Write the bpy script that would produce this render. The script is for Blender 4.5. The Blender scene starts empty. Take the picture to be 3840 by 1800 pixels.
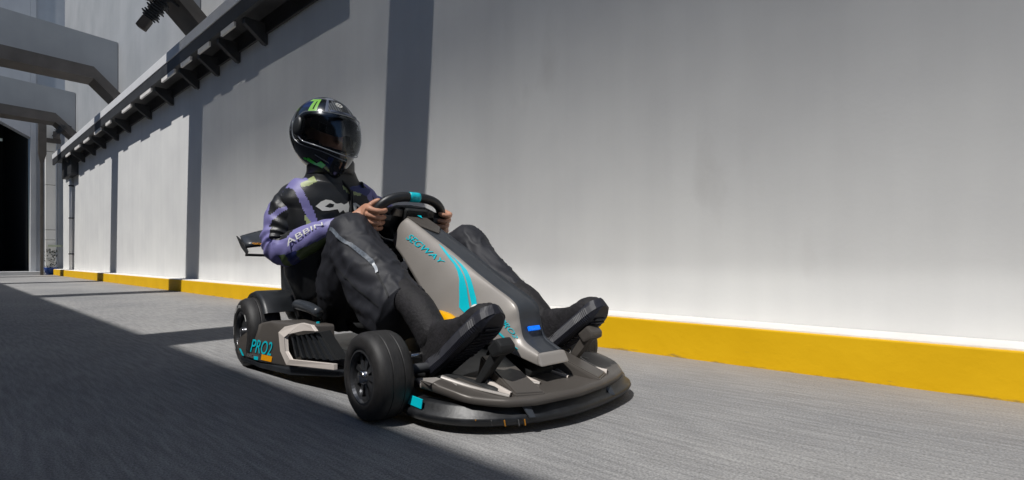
import bpy, bmesh, math, random
from mathutils import Vector, Matrix, noise
random.seed(4)
C = bpy.context.scene
COL = C.collection
PI = math.pi
# ------------------------------------------------------------------ camera
cam_d = bpy.data.cameras.new("camera"); cam = bpy.data.objects.new("camera", cam_d); COL.objects.link(cam)
cam.location = (0, 0, 0.47); cam.rotation_euler = (math.radians(90), 0, math.radians(-49))
cam_d.sensor_width = 36; cam_d.lens = 1882/3840*36; cam_d.shift_y = 72/3840
cam_d.clip_start = 0.02; cam_d.clip_end = 500
C.camera = cam
# ------------------------------------------------------------------ sun and sky
SUN = Vector((0.62, 0.07, -1.0)).normalized()         # the way the light travels
w = bpy.data.worlds.new("World"); C.world = w; w.use_nodes = True
nt = w.node_tree; bg = nt.nodes['Background']; sky = nt.nodes.new('ShaderNodeTexSky'); sky.sky_type = 'NISHITA'
sky.sun_disc = False; sky.sun_elevation = math.asin(-SUN.z); sky.sun_rotation = math.atan2(-SUN.x, -SUN.y)
sky.air_density = 1.0; sky.dust_density = 0.2; sky.ozone_density = 4.0
nt.links.new(sky.outputs[0], bg.inputs[0]); bg.inputs[1].default_value = 0.08
sd = bpy.data.lights.new("sun", 'SUN'); sd.energy = 3.75; sd.angle = math.radians(0.7); sd.color = (1, 0.975, 0.94)
so = bpy.data.objects.new("sun", sd); COL.objects.link(so); so.rotation_euler = SUN.to_track_quat('-Z', 'Y').to_euler()
so.location = (-6, -2, 9)
C.view_settings.view_transform = 'Standard'; C.view_settings.look = 'None'
C.view_settings.exposure = 0.0; C.view_settings.gamma = 1
# ------------------------------------------------------------------ materials
def mat(name, col, rough=0.6, metal=0.0, var=0.0, scale=8.0, bump=0.0, bscale=60.0, coat=0.0, spec=0.5, stretch=(1, 1, 1), col2=None, emis=None):
    m = bpy.data.materials.new(name); m.use_nodes = True; t = m.node_tree; b = t.nodes['Principled BSDF']
    b.inputs['Base Color'].default_value = (*col, 1); b.inputs['Roughness'].default_value = rough
    b.inputs['Metallic'].default_value = metal; b.inputs['Coat Weight'].default_value = coat
    b.inputs['Specular IOR Level'].default_value = spec
    tc = t.nodes.new('ShaderNodeTexCoord'); mp = t.nodes.new('ShaderNodeMapping'); mp.inputs['Scale'].default_value = stretch
    t.links.new(tc.outputs['Object'], mp.inputs[0])
    if var > 0 or col2:
        n = t.nodes.new('ShaderNodeTexNoise'); n.inputs['Scale'].default_value = scale; n.inputs['Detail'].default_value = 6
        t.links.new(mp.outputs[0], n.inputs['Vector'])
        r = t.nodes.new('ShaderNodeValToRGB'); r.color_ramp.elements[0].position = 0.3; r.color_ramp.elements[1].position = 0.7
        c2 = col2 or tuple(min(1, c*(1+var)) for c in col); c1 = col if col2 else tuple(c*(1-var) for c in col)
        r.color_ramp.elements[0].color = (*c1, 1); r.color_ramp.elements[1].color = (*c2, 1)
        t.links.new(n.outputs[0], r.inputs[0]); t.links.new(r.outputs[0], b.inputs['Base Color'])
        mr = t.nodes.new('ShaderNodeMapRange'); mr.inputs[3].default_value = max(0, rough-0.08); mr.inputs[4].default_value = min(1, rough+0.08)
        t.links.new(n.outputs[0], mr.inputs[0]); t.links.new(mr.outputs[0], b.inputs['Roughness'])
    if bump > 0:
        n2 = t.nodes.new('ShaderNodeTexNoise'); n2.inputs['Scale'].default_value = bscale; n2.inputs['Detail'].default_value = 4
        t.links.new(mp.outputs[0], n2.inputs['Vector'])
        bp = t.nodes.new('ShaderNodeBump'); bp.inputs['Strength'].default_value = bump; bp.inputs['Distance'].default_value = 0.01
        t.links.new(n2.outputs[0], bp.inputs['Height']); t.links.new(bp.outputs[0], b.inputs['Normal'])
    if emis:
        b.inputs['Emission Color'].default_value = (*emis[:3], 1); b.inputs['Emission Strength'].default_value = emis[3]
    return m

def asphalt():
    m = bpy.data.materials.new("asphalt"); m.use_nodes = True; t = m.node_tree; b = t.nodes['Principled BSDF']; L = t.links.new
    tc = t.nodes.new('ShaderNodeTexCoord')
    def nz(scale, detail, st=(1, 1, 1), rot=0.0):
        mp = t.nodes.new('ShaderNodeMapping'); mp.inputs['Scale'].default_value = st; mp.inputs['Rotation'].default_value = (0, 0, math.radians(rot)); L(tc.outputs['Object'], mp.inputs[0])
        n = t.nodes.new('ShaderNodeTexNoise'); n.inputs['Scale'].default_value = scale; n.inputs['Detail'].default_value = detail
        L(mp.outputs[0], n.inputs['Vector']); return n
    grain = nz(210, 7, (1, 0.8, 1)); streak = nz(60, 5, (1.2, 0.10, 1), 40.0); big = nz(1.3, 8, (1, 0.6, 1)); fine = nz(420, 2)
    def ramp(src, p0, c0, p1, c1):
        r = t.nodes.new('ShaderNodeValToRGB'); e = r.color_ramp.elements
        e[0].position = p0; e[0].color = (*c0, 1); e[1].position = p1; e[1].color = (*c1, 1); L(src, r.inputs[0]); return r
    base = ramp(grain.outputs[0], 0.32, (0.21, 0.21, 0.212), 0.68, (0.41, 0.41, 0.412))
    def mix(kind, fac, a, c):
        x = t.nodes.new('ShaderNodeMix'); x.data_type = 'RGBA'; x.blend_type = kind; x.inputs[0].default_value = fac
        L(a, x.inputs[6]); L(c, x.inputs[7]); return x.outputs[2]
    s2 = ramp(streak.outputs[0], 0.35, (0.80, 0.80, 0.80), 0.68, (1.14, 1.14, 1.13))
    b2 = ramp(big.outputs[0], 0.35, (0.80, 0.80, 0.81), 0.7, (1.12, 1.1, 1.07))
    c = mix('MULTIPLY', 1, base.outputs[0], s2.outputs[0]); c = mix('MULTIPLY', 1, c, b2.outputs[0])
    v = t.nodes.new('ShaderNodeTexVoronoi'); v.inputs['Scale'].default_value = 52
    mp = t.nodes.new('ShaderNodeMapping'); mp.inputs['Scale'].default_value = (1, 0.45, 1); L(tc.outputs['Object'], mp.inputs[0]); L(mp.outputs[0], v.inputs['Vector'])
    sp = ramp(v.outputs['Distance'], 0.05, (1, 1, 1), 0.10, (0, 0, 0))
    sc = ramp(v.outputs['Color'], 0.80, (0, 0, 0), 0.84, (1, 1, 1))
    mm = mix('MULTIPLY', 1, sp.outputs[0], sc.outputs[0])
    x = t.nodes.new('ShaderNodeMix'); x.data_type = 'RGBA'; L(mm, x.inputs[0]); L(c, x.inputs[6]); x.inputs[7].default_value = (0.5, 0.49, 0.47, 1)
    # pale concrete dust that gathers along the kerb
    sep = t.nodes.new('ShaderNodeSeparateXYZ'); L(tc.outputs['Object'], sep.inputs[0])
    mr = t.nodes.new('ShaderNodeMapRange'); mr.inputs[1].default_value = 1.75; mr.inputs[2].default_value = 2.33; L(sep.outputs[0], mr.inputs[0])
    mu = t.nodes.new('ShaderNodeMath'); mu.operation = 'MULTIPLY'; L(mr.outputs[0], mu.inputs[0]); L(big.outputs[0], mu.inputs[1])
    y = t.nodes.new('ShaderNodeMix'); y.data_type = 'RGBA'; L(mu.outputs[0], y.inputs[0]); L(x.outputs[2], y.inputs[6]); y.inputs[7].default_value = (0.34, 0.30, 0.26, 1)
    L(y.outputs[2], b.inputs['Base Color']); b.inputs['Roughness'].default_value = 0.82
    add = t.nodes.new('ShaderNodeMath'); add.operation = 'ADD'; L(grain.outputs[0], add.inputs[0]); L(fine.outputs[0], add.inputs[1])
    bp = t.nodes.new('ShaderNodeBump'); bp.inputs['Strength'].default_value = 0.5; bp.inputs['Distance'].default_value = 0.004
    L(add.outputs[0], bp.inputs['Height']); L(bp.outputs[0], b.inputs['Normal'])
    return m

def plaster(name, c0, c1, grime=(0.42, 0.40, 0.37)):
    m = bpy.data.materials.new(name); m.use_nodes = True; t = m.node_tree; b = t.nodes['Principled BSDF']; L = t.links.new
    tc = t.nodes.new('ShaderNodeTexCoord')
    def nz(scale, detail, st=(1, 1, 1)):
        mp = t.nodes.new('ShaderNodeMapping'); mp.inputs['Scale'].default_value = st; L(tc.outputs['Object'], mp.inputs[0])
        n = t.nodes.new('ShaderNodeTexNoise'); n.inputs['Scale'].default_value = scale; n.inputs['Detail'].default_value = detail
        L(mp.outputs[0], n.inputs['Vector']); return n
    big = nz(1.1, 6); runs = nz(3.0, 6, (2, 2, 0.12)); smear = nz(1.7, 9, (1, 1, 0.5)); fine = nz(45, 5)
    r = t.nodes.new('ShaderNodeValToRGB'); e = r.color_ramp.elements
    e[0].position = 0.35; e[0].color = (*c0, 1); e[1].position = 0.65; e[1].color = (*c1, 1); L(big.outputs[0], r.inputs[0])
    r2 = t.nodes.new('ShaderNodeValToRGB'); e = r2.color_ramp.elements
    e[0].position = 0.30; e[0].color = (0.955, 0.955, 0.955, 1); e[1].position = 0.62; e[1].color = (1, 1, 1, 1); L(runs.outputs[0], r2.inputs[0])
    x = t.nodes.new('ShaderNodeMix'); x.data_type = 'RGBA'; x.blend_type = 'MULTIPLY'; x.inputs[0].default_value = 1
    L(r.outputs[0], x.inputs[6]); L(r2.outputs[0], x.inputs[7])
    r3 = t.nodes.new('ShaderNodeValToRGB'); e = r3.color_ramp.elements
    e[0].position = 0.66; e[0].color = (0, 0, 0, 1); e[1].position = 0.80; e[1].color = (0.35, 0.35, 0.35, 1); L(smear.outputs[0], r3.inputs[0])
    y = t.nodes.new('ShaderNodeMix'); y.data_type = 'RGBA'; L(r3.outputs[0], y.inputs[0]); L(x.outputs[2], y.inputs[6]); y.inputs[7].default_value = (*grime, 1)
    L(y.outputs[2], b.inputs['Base Color']); b.inputs['Roughness'].default_value = 0.85
    bp = t.nodes.new('ShaderNodeBump'); bp.inputs['Strength'].default_value = 0.12; bp.inputs['Distance'].default_value = 0.004
    L(fine.outputs[0], bp.inputs['Height']); L(bp.outputs[0], b.inputs['Normal'])
    return m

M = {}
M['asphalt'] = asphalt()
M['wall'] = plaster("wall_plaster", (0.70, 0.70, 0.69), (0.78, 0.78, 0.76))
M['upper'] = plaster("dimmed_white_plaster", (0.32, 0.33, 0.335), (0.38, 0.385, 0.39))  # white plaster greyed: the dimming higher up is put into its colour
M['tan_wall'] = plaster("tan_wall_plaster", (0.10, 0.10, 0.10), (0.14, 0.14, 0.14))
M['kerb_top'] = mat("kerb_white", (0.80, 0.77, 0.73), 0.8, var=0.06, scale=6, bump=0.3)
M['yellow'] = mat("kerb_yellow", (0.76, 0.44, 0.0), 0.62, scale=3.2, col2=(0.84, 0.50, 0.003), bump=0.15, bscale=25, spec=0.3)
M['brown'] = mat("beam_brown", (0.10, 0.088, 0.078), 0.75, var=0.25, scale=3)
M['steel_dark'] = mat("dark_steel", (0.040, 0.042, 0.046), 0.6, var=0.3, scale=5)
M['white_steel'] = mat("white_steel", (0.75, 0.75, 0.75), 0.6, var=0.05, scale=3)
M['far_wall'] = plaster("far_wall_plaster", (0.50, 0.51, 0.53), (0.60, 0.61, 0.62))
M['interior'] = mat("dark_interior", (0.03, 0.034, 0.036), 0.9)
M['blue_film'] = mat("blue_film", (0.03, 0.09, 0.17), 0.4)

def kerb_wear(m):
    # scuffs, chips and a dark splash line low on the painted face
    t = m.node_tree; b = t.nodes['Principled BSDF']; L = t.links.new; src = b.inputs['Base Color'].links[0].from_socket
    tc = t.nodes.new('ShaderNodeTexCoord'); mp = t.nodes.new('ShaderNodeMapping'); mp.inputs['Scale'].default_value = (1, .35, 1.6); L(tc.outputs['Object'], mp.inputs[0])
    n = t.nodes.new('ShaderNodeTexNoise'); n.inputs['Scale'].default_value = 14; n.inputs['Detail'].default_value = 9; n.inputs['Roughness'].default_value = .65; L(mp.outputs[0], n.inputs['Vector'])
    sp = t.nodes.new('ShaderNodeSeparateXYZ'); L(tc.outputs['Object'], sp.inputs[0])
    mr = t.nodes.new('ShaderNodeMapRange'); mr.inputs[1].default_value = 0.0; mr.inputs[2].default_value = 0.02; mr.inputs[3].default_value = .22; mr.inputs[4].default_value = 0; L(sp.outputs[2], mr.inputs[0])
    ad = t.nodes.new('ShaderNodeMath'); ad.operation = 'ADD'; L(n.outputs[0], ad.inputs[0]); L(mr.outputs[0], ad.inputs[1])
    r = t.nodes.new('ShaderNodeValToRGB'); e = r.color_ramp.elements; e[0].position = .69; e[0].color = (0, 0, 0, 1); e[1].position = .78; e[1].color = (.6, .6, .6, 1); L(ad.outputs[0], r.inputs[0])
    x = t.nodes.new('ShaderNodeMix'); x.data_type = 'RGBA'; L(r.outputs[0], x.inputs[0]); L(src, x.inputs[6]); x.inputs[7].default_value = (.16, .13, .09, 1); L(x.outputs[2], b.inputs['Base Color'])
kerb_wear(M['yellow'])
# ------------------------------------------------------------------ helpers
def obj(name, bm, m, parent=None, smooth=False, label=None, loc=None):
    me = bpy.data.meshes.new(name); bm.normal_update(); bm.to_mesh(me); bm.free()
    o = bpy.data.objects.new(name, me); COL.objects.link(o)
    for x in (m if isinstance(m, (list, tuple)) else [m]): me.materials.append(x)
    if parent: o.parent = parent
    if smooth:
        for p in me.polygons: p.use_smooth = True
    if label: o['label'] = label
    if loc: o.location = loc
    return o
def tag(o, label=None, cat=None, group=None, kind=None):
    if label: o['label'] = label
    if cat: o['category'] = cat
    if group: o['group'] = group
    if kind: o['kind'] = kind
    return o
def empty(name, loc, rz=0):
    o = bpy.data.objects.new(name, None); COL.objects.link(o); o.location = loc; o.rotation_euler = (0, 0, rz); o.empty_display_size = 0.1
    return o
def box(bm, x0, x1, y0, y1, z0, z1, bev=0.0):
    v = [bm.verts.new((x, y, z)) for x in (x0, x1) for y in (y0, y1) for z in (z0, z1)]
    fs = [bm.faces.new([v[i] for i in f]) for f in ((0, 1, 3, 2), (4, 6, 7, 5), (0, 4, 5, 1), (2, 3, 7, 6), (0, 2, 6, 4), (1, 5, 7, 3))]
    if bev:
        bmesh.ops.bevel(bm, geom=list({e for f in fs for e in f.edges}), offset=bev, segments=2, affect='EDGES', profile=0.6)
def B(): return bmesh.new()
def prism(bm, pts, d, bev=0.0):
    """extrude the closed 3D polygon pts by the vector d"""
    d = Vector(d); a = [bm.verts.new(p) for p in pts]; b = [bm.verts.new(Vector(p)+d) for p in pts]; n = len(pts)
    fs = [bm.faces.new(a[::-1]), bm.faces.new(b)] + [bm.faces.new((a[i], a[(i+1) % n], b[(i+1) % n], b[i])) for i in range(n)]
    if bev:
        bmesh.ops.bevel(bm, geom=list({e for f in fs for e in f.edges}), offset=bev, segments=2, affect='EDGES', profile=0.6)
def catmull(P, k):
    P = [Vector(p) for p in P]; out = []
    Q = [2*P[0]-P[1]] + P + [2*P[-1]-P[-2]]
    for i in range(1, len(Q)-2):
        for j in range(k):
            t = j/k; a, b, c, d = Q[i-1], Q[i], Q[i+1], Q[i+2]
            out.append(0.5*((2*b)+(c-a)*t+(2*a-5*b+4*c-d)*t*t+(3*b-a-3*c+d)*t**3))
    out.append(P[-1]); return out
def tube(bm, pts, r, n=10, smooth_k=0, closed=False, flat=1.0, hint=None):
    rr = r if isinstance(r, (list, tuple)) else [r]*len(pts)
    if smooth_k:
        q = catmull([(*Vector(p), x) if False else Vector(p) for p in pts], smooth_k)
        rq = [v.x for v in catmull([Vector((x, 0, 0)) for x in rr], smooth_k)]
        pts, rr = q, rq
    pts = [Vector(p) for p in pts]; N = len(pts); rings = []
    prev = None
    for i, p in enumerate(pts):
        if closed: t = (pts[(i+1) % N]-pts[i-1]).normalized()
        else: t = (pts[min(i+1, N-1)]-pts[max(i-1, 0)]).normalized()
        if hint is not None: u = Vector(hint)
        elif prev is None: u = Vector((0, 0, 1)) if abs(t.z) < 0.9 else Vector((1, 0, 0))
        else: u = prev
        u = (u-t*u.dot(t)).normalized(); v = t.cross(u); prev = u
        rings.append([bm.verts.new(p+(u*math.cos(a)+v*math.sin(a)*flat)*rr[i]) for a in [2*PI*k/n for k in range(n)]])
    for i in range(N if closed else N-1):
        a, b = rings[i], rings[(i+1) % N]
        for k in range(n): bm.faces.new((a[k], a[(k+1) % n], b[(k+1) % n], b[k]))
    if not closed: bm.faces.new(rings[0][::-1]); bm.faces.new(rings[-1])
def lathe(bm, prof, n=48, c=(0, 0, 0), axis='y'):
    """prof = (radius, offset along axis) revolved about an axis through c"""
    c = Vector(c); rings = []
    for r, h in prof:
        ring = []
        for k in range(n):
            a = 2*PI*k/n
            p = {'y': Vector((r*math.cos(a), h, r*math.sin(a))), 'z': Vector((r*math.cos(a), r*math.sin(a), h)), 'x': Vector((h, r*math.cos(a), r*math.sin(a)))}[axis]
            ring.append(bm.verts.new(c+p))
        rings.append(ring)
    for a, b in zip(rings, rings[1:]):
        for k in range(n): bm.faces.new((a[k], a[(k+1) % n], b[(k+1) % n], b[k]))
    return rings
def fixn(bm): bmesh.ops.recalc_face_normals(bm, faces=bm.faces)

# ------------------------------------------------------------------ the setting
bm = B(); box(bm, -60, 60, -60, 90, -0.3, 0.0)
tag(obj('road', bm, M['asphalt']), 'grey asphalt lane crossed by shadow bands and a broad building shade', kind='structure')
WY0, WY1 = -9.0, 20.2
def kerb():
    r = empty('kerb', (2.33, 0, 0))
    bm = B(); box(bm, 0, 0.21, WY0, WY1, -0.1, 0.168, 0.006); obj('painted_face', bm, M['yellow'], r)
    bm = B(); box(bm, 0.012, 0.218, WY0, WY1+.003, 0.150, 0.176, 0.004); obj('white_top', bm, M['kerb_top'], r)
    r.location.x = 2.33
    return tag(r, 'long yellow painted kerb with a white top running along the foot of the wall', 'kerb')
kerb()
wl = empty('boundary_wall', (2.55, 0, 0))
bm = B(); box(bm, 0, 0.25, WY0, WY1, -0.1, 3.3); obj('lower_wall', bm, M['wall'], wl)
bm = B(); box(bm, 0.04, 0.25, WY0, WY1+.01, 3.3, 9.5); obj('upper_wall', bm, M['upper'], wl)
tag(wl, 'tall off-white rendered wall standing behind the yellow kerb', 'wall')
# ledge: white fascia over a dark channel with brackets
lg = empty('eaves_ledge', (2.25, 0, 3.51))
bm = B(); box(bm, -0.01, 0.297, 4.2, 19.7, -0.14, 0.0, 0.006); obj('fascia', bm, M['white_steel'], lg)
bm = B(); box(bm, 0.0, 0.04, 4.2, 19.7, -0.30, -0.143); obj('channel', bm, M['steel_dark'], lg)
bm = B(); box(bm, 0.05, 0.297, 4.2, 19.7, -0.22, -0.19); box(bm, 0.27, 0.297, 4.2, 19.7, -0.42, -0.222); obj('soffit', bm, M['steel_dark'], lg)
ys = [6.3, 7.1, 7.8, 8.6, 9.8, 11.05, 12.5, 13.5, 14.7, 15.8, 17.1, 18.2]
for y in ys:
    bm = B(); prism(bm, [(0.045, y-.32, -0.305), (0.297, y-.32, -0.305), (0.297, y-.32, -0.54), (0.26, y-.32, -0.54), (0.045, y-.32, -0.37)], (0, 0.07, 0)); obj('bracket', bm, M['steel_dark'], lg)
for i, (a, b) in enumerate(zip(ys, ys[1:])):
    L_ = 0.62 if (b-a) > 1 else 0.4
    bm = B(); box(bm, 0.005, 0.03, a-L_/2+.1, a+L_/2+.1, -0.36, -0.302); obj('light_patch_plate', bm, M['kerb_top'], lg)  # pale plates added to stand for patches of light under the ledge
tag(lg, 'white edged ledge with dark brackets running high along the wall', 'ledge')
# cross frames
def frame(y, x0, label, panel=True, post=False):
    r = empty('cross_beam', (2.55, y, 3.9))
    bm = B(); prism(bm, [(x0-2.55, 0, 0.28), (x0-2.55, 0, 0.58), (-0.42, 0, 0.5), (0.03, 0, 0.05), (0.03, 0, -0.19), (-0.42, 0, 0.26)], (0, 0.58, 0)); obj('beam', bm, M['brown'], r)
    bm = B(); prism(bm, [(x0-2.55, 0.3, 0.585), (x0-2.55, 0.3, 1.45), (0.03, 0.3, 1.22), (0.03, 0.3, 0.06), (-0.418, 0.3, 0.506)], (0, 0.12, 0)); obj('panel', bm, M['upper'], r)
    return tag(r, label, 'beam', 'brown cross beams above the lane')
frame(-1.9, -2.0, 'brown cross beam with white panel over the lane, nearest of the row and over the viewer')
frame(2.9, -2.0, 'brown cross beam that throws the broad shadow band beside the rider')
frame(8.05, -2.0, 'brown cross beam at the top of the picture with a dark lamp under it')
frame(13.15, -2.0, 'brown cross beam with a sloping knee halfway along the ledge')
frame(18.1, -2.0, 'farthest brown cross beam, just in front of the dark gateway')
# left building (throws the shade on the road)
lb = empty('warehouse', (-2.0, 5, 0))
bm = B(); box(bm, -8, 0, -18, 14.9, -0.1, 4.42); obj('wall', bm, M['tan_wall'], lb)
bm = B(); box(bm, -8.1, 0.03, -18.1, 15.0, 4.42, 4.55); obj('roof_edge', bm, M['brown'], lb)
for y in (-13, -9, -5, -1, 3, 7, 11):
    bm = B(); box(bm, 0.003, 0.05, y-.8, y+.8, 1.2, 2.9); f = obj('window_frame', bm, M['white_steel'], lb)
    bm = B(); box(bm, 0.055, 0.06, y-.72, y+.72, 1.28, 2.82); obj('pane', bm, M['interior'], f)
tag(lb, 'long low warehouse on the shaded side of the lane', 'building')
# unseen slats added over the cross beams, widening to dim the upper wall
def shade(y0, y1, label):
    r = empty('added_slat_shade', (0, y0, 4.5))
    bm = B(); p = 0.010; x = -0.12
    while x < 1.9:
        t = min(1, max(0, (x+0.12)/1.2)); t = t*t*(3-2*t)*0.35+t*0.65
        wd = p*0.70*t
        if wd > 0.0006: box(bm, x, x+wd, 0, y1-y0, 0.0, 0.002)
        x += p
    obj('slats', bm, M['steel_dark'], r)
    bm = B()
    pass
    bm.free()
    for yy in (0.0, (y1-y0)-0.05):
        bm = B(); box(bm, -0.14, 1.92, yy, yy+.05, 0.006, 0.05); obj('rail', bm, M['steel_dark'], r)
    return tag(r, label, 'sun shade', 'slats added out of view to dim the wall')
shade(3.36, 8.1, 'unseen slats added between the second and third cross beams to dim the wall')
shade(-1.45, 3.1, 'unseen slats added between the first and second cross beams to dim the wall')
# gate building closing the lane
gb = empty('gate_building', (1.9, 20.9, 0))
bm = B(); box(bm, 0, 0.12, 0, 0.4, -0.1, 10); box(bm, 0.12, 5, 0.05, 0.4, -0.1, 10)
prism(bm, [(-7.9, 0, 8.0), (-7.9, 0, 10), (-0.003, 0, 10), (-0.003, 0, 4.15), (-2.2, 0, 5.4), (-4.9, 0, 5.4)], (0, 0.4, 0))
box(bm, -9.5, -7.903, 0, 0.4, -0.1, 10); obj('wall', bm, M['far_wall'], gb)
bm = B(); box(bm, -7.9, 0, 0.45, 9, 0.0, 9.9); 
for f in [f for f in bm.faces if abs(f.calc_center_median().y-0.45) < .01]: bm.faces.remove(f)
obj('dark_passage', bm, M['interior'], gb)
bm = B(); box(bm, -0.9, -0.35, 4.0, 4.1, 4.6, 4.68); obj('passage_light', bm, mat('dim_lamp', (0.5, 0.55, 0.55), emis=(0.7, 0.85, 0.85, 0.12)), gb)
bm = B(); box(bm, -9.5, 0.55, -0.5, -0.003, -0.1, 0.11, .01); obj('threshold', bm, M['far_wall'], gb)
tag(gb, 'shaded end building with a tall black gateway at the far left of the lane', 'building')
# posts by the gateway
po = empty('steel_post', (2.08, 20.2, 0))
bm = B(); box(bm, -.035, .035, 0, .08, 0, 3.3); obj('shaft', bm, M['brown'], po)
bm = B(); prism(bm, [(-.035, 0, 3.303), (.035, 0, 3.303), (.1, 0, 3.6), (.1, 0, 4.55), (-.08, 0, 4.55), (-.08, 0, 3.6)], (0, .1, 0)); obj('head', bm, M['brown'], po)
bm = B(); box(bm, .102, .42, .02, .08, 3.95, 4.08); box(bm, .25, .40, 0, .09, 4.085, 4.3); obj('side_arm', bm, M['brown'], po)
tag(po, 'thin brown steel post with a thick head beside the black gateway', 'post')
pl_ = empty('white_column', (2.29, 20.35, 0))
z = 0.0
for h in (1.05, 0.30, 1.35, 1.0, 0.93):
    bm = B(); box(bm, -.115, .115, 0, .2, z+.008, z+h-.008, .008); obj('segment', bm, M['wall'], pl_); z += h
bm = B(); box(bm, -.10, .10, .015, .185, 0, z); obj('core', bm, M['brown'], pl_)
tag(pl_, 'sunlit white column of stacked segments right of the brown post', 'column')
cl = empty('grey_column', (2.52, 20.45, 0))
bm = B(); box(bm, -.06, .09, 0, .15, 0, 5.2, .01); obj('shaft', bm, M['far_wall'], cl)
bm = B(); box(bm, -.075, .105, -.015, .165, 0, .12, .01); obj('foot', bm, M['far_wall'], cl)
tag(cl, 'slim blue-grey column between the white column and the wall end', 'column')
# box under the ledge end, downpipe
bm = B(); box(bm, 2.38, 2.545, 17.7, 19.1, 2.75, 3.28, .02)
tag(obj('junction_box', bm, M['steel_dark']), 'long dark grey box fixed to the wall under the far end of the ledge', 'box')
dp = empty('downpipe', (2.49, 18.45, 0))
bm = B(); tube(bm, [(0, 0, .18), (0, 0, 2.74)], .035, 12); obj('pipe', bm, M['white_steel'], dp, True)
for z in (.6, 1.6, 2.5):
    bm = B(); box(bm, -.045, .058, -.045, .045, z, z+.03); obj('clamp', bm, M['steel_dark'], dp)
tag(dp, 'thin pale downpipe on the wall below the dark box', 'pipe')
# blue tub with bundle
tb = empty('tub', (2.3, 20.42, 0))
bm = B(); lathe(bm, [(.0, .0), (.13, 0), (.16, .2), (.165, .22), (.15, .22), (.13, .05), (0, .05)], 24, axis='z'); obj('bucket', bm, mat('blue_plastic', (0.01, 0.06, 0.32), .4), tb, True)
tag(tb, 'low blue plastic tub at the far end of the kerb', 'tub')
br = B(); random.seed(8)
for i in range(240):
    a = random.uniform(0, 2*PI); q = random.random(); rr = .13*math.sqrt(random.random()); z = .16+.6*q
    c = Vector((rr*math.cos(a), rr*math.sin(a), z)); d = Vector((random.uniform(-1, 1), random.uniform(-1, 1), random.uniform(.2, 1.2))).normalized()*.09; s = d.cross(Vector((0, 0, 1))).normalized()*.02
    br.faces.new([br.verts.new(c-s), br.verts.new(c+s), br.verts.new(c+d)])
pt = empty('potted_plant', (2.3, 20.42, .0))
obj('foliage', br, mat('dark_leaf', (0.02, 0.03, 0.02), .6, var=.5, scale=20), pt)
bm = B(); tube(bm, [(0, 0, .05), (.01, 0, .4), (0, .01, .72)], [.02, .015, .01], 8); obj('stem', bm, M['brown'], pt)
tag(pt, 'dark leafy plant standing in the blue tub', 'plant')
bm = B(); box(bm, 2.22, 2.55, 20.28, 20.30, .84, .90, .003)
bx = tag(obj('notice_board', bm, mat('pale_green', (0.45, 0.5, 0.38), .6)), 'small pale strip board just above the plant in the tub', 'board')
# lamp hanging from the third beam
def floodlight(x, y, z, s, label):
    r = empty('floodlight', (x, y, z)); r.scale = (s, s, s); r.rotation_euler = (.15, .55, -.3)
    bm = B(); box(bm, -.07, .07, -.09, .09, -.30, -.10, .02); obj('lens_box', bm, M['brown'], r)
    bm = B()
    for i in range(9):
        h = -.09+i*.042; q = .085+.03*((i*5) % 3)/2; box(bm, -q, q, -q, q, h, h+.02, .003)
    box(bm, -.06, .06, -.06, .06, -.09, .30); obj('heat_fins', bm, M['steel_dark'], r)
    bm = B(); tube(bm, [(0, 0, .28), (.1, 0, .36), (.22, 0, .36)], .02, 8); obj('arm', bm, M['steel_dark'], r)
    return tag(r, label, 'lamp')
floodlight(1.97, 8.3, 3.86, .85, 'dark finned floodlight hanging under the cross beam at the top left')
floodlight(2.22, 18.2, 3.95, .7, 'small dark floodlight under the farthest cross beam')
# ------------------------------------------------------------------ go-kart  (local x forward, y to the driver's left)
KA = math.radians(-97)
kart = empty('go_kart', (1.2715, 1.2217, 0), KA)
tag(kart, 'low grey-brown electric go-kart with cyan stripes, ridden along the lane', 'go-kart')
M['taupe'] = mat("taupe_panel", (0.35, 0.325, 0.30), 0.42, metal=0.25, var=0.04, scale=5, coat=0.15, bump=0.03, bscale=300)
M['taupe_d'] = mat("taupe_dark_panel", (0.105, 0.094, 0.084), 0.42, metal=0.3, var=0.05, scale=6, bump=0.03, bscale=300)
M['plastic'] = mat("black_plastic", (0.016, 0.018, 0.021), 0.42, var=0.3, scale=12, bump=0.05, bscale=250)
M['plastic_m'] = mat("matt_black_plastic", (0.010, 0.011, 0.012), 0.7, var=0.3, scale=12)
M['bumper'] = mat("bumper_plastic", (0.012, 0.013, 0.015), 0.42, var=0.5, scale=30, bump=0.04, bscale=90)
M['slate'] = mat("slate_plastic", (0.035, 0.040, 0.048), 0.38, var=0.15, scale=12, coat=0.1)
M['rubber'] = mat("tyre_rubber", (0.021, 0.020, 0.020), 0.58, var=0.35, scale=40, bump=0.12, bscale=180, stretch=(1, 6, 1))
M['cyan'] = mat("cyan_decal", (0.0, 0.52, 0.62), 0.4, var=0.03)
M['blue_lamp'] = mat("blue_lamp", (0.0, 0.12, 0.8), 0.3, emis=(0.0, 0.2, 1.0, 0.6))
M['orange'] = mat("orange_decal", (0.85, 0.34, 0.0), 0.45, var=0.04)
M['amber'] = mat("amber_plastic", (0.85, 0.42, 0.0), 0.35, var=0.04)
M['white_trim'] = mat("cream_trim", (0.62, 0.56, 0.51), 0.4, var=0.03)
M['chrome'] = mat("chrome", (0.5, 0.5, 0.5), 0.2, metal=1.0)
M['rim'] = mat("black_rim", (0.09, 0.092, 0.098), 0.28, metal=0.7, coat=0.3)
M['grey_mark'] = mat("grey_lettering", (0.16, 0.16, 0.16), 0.6)
M['white_mark'] = mat("white_lettering", (0.7, 0.7, 0.68), 0.5)
rimW = 0.105
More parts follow.
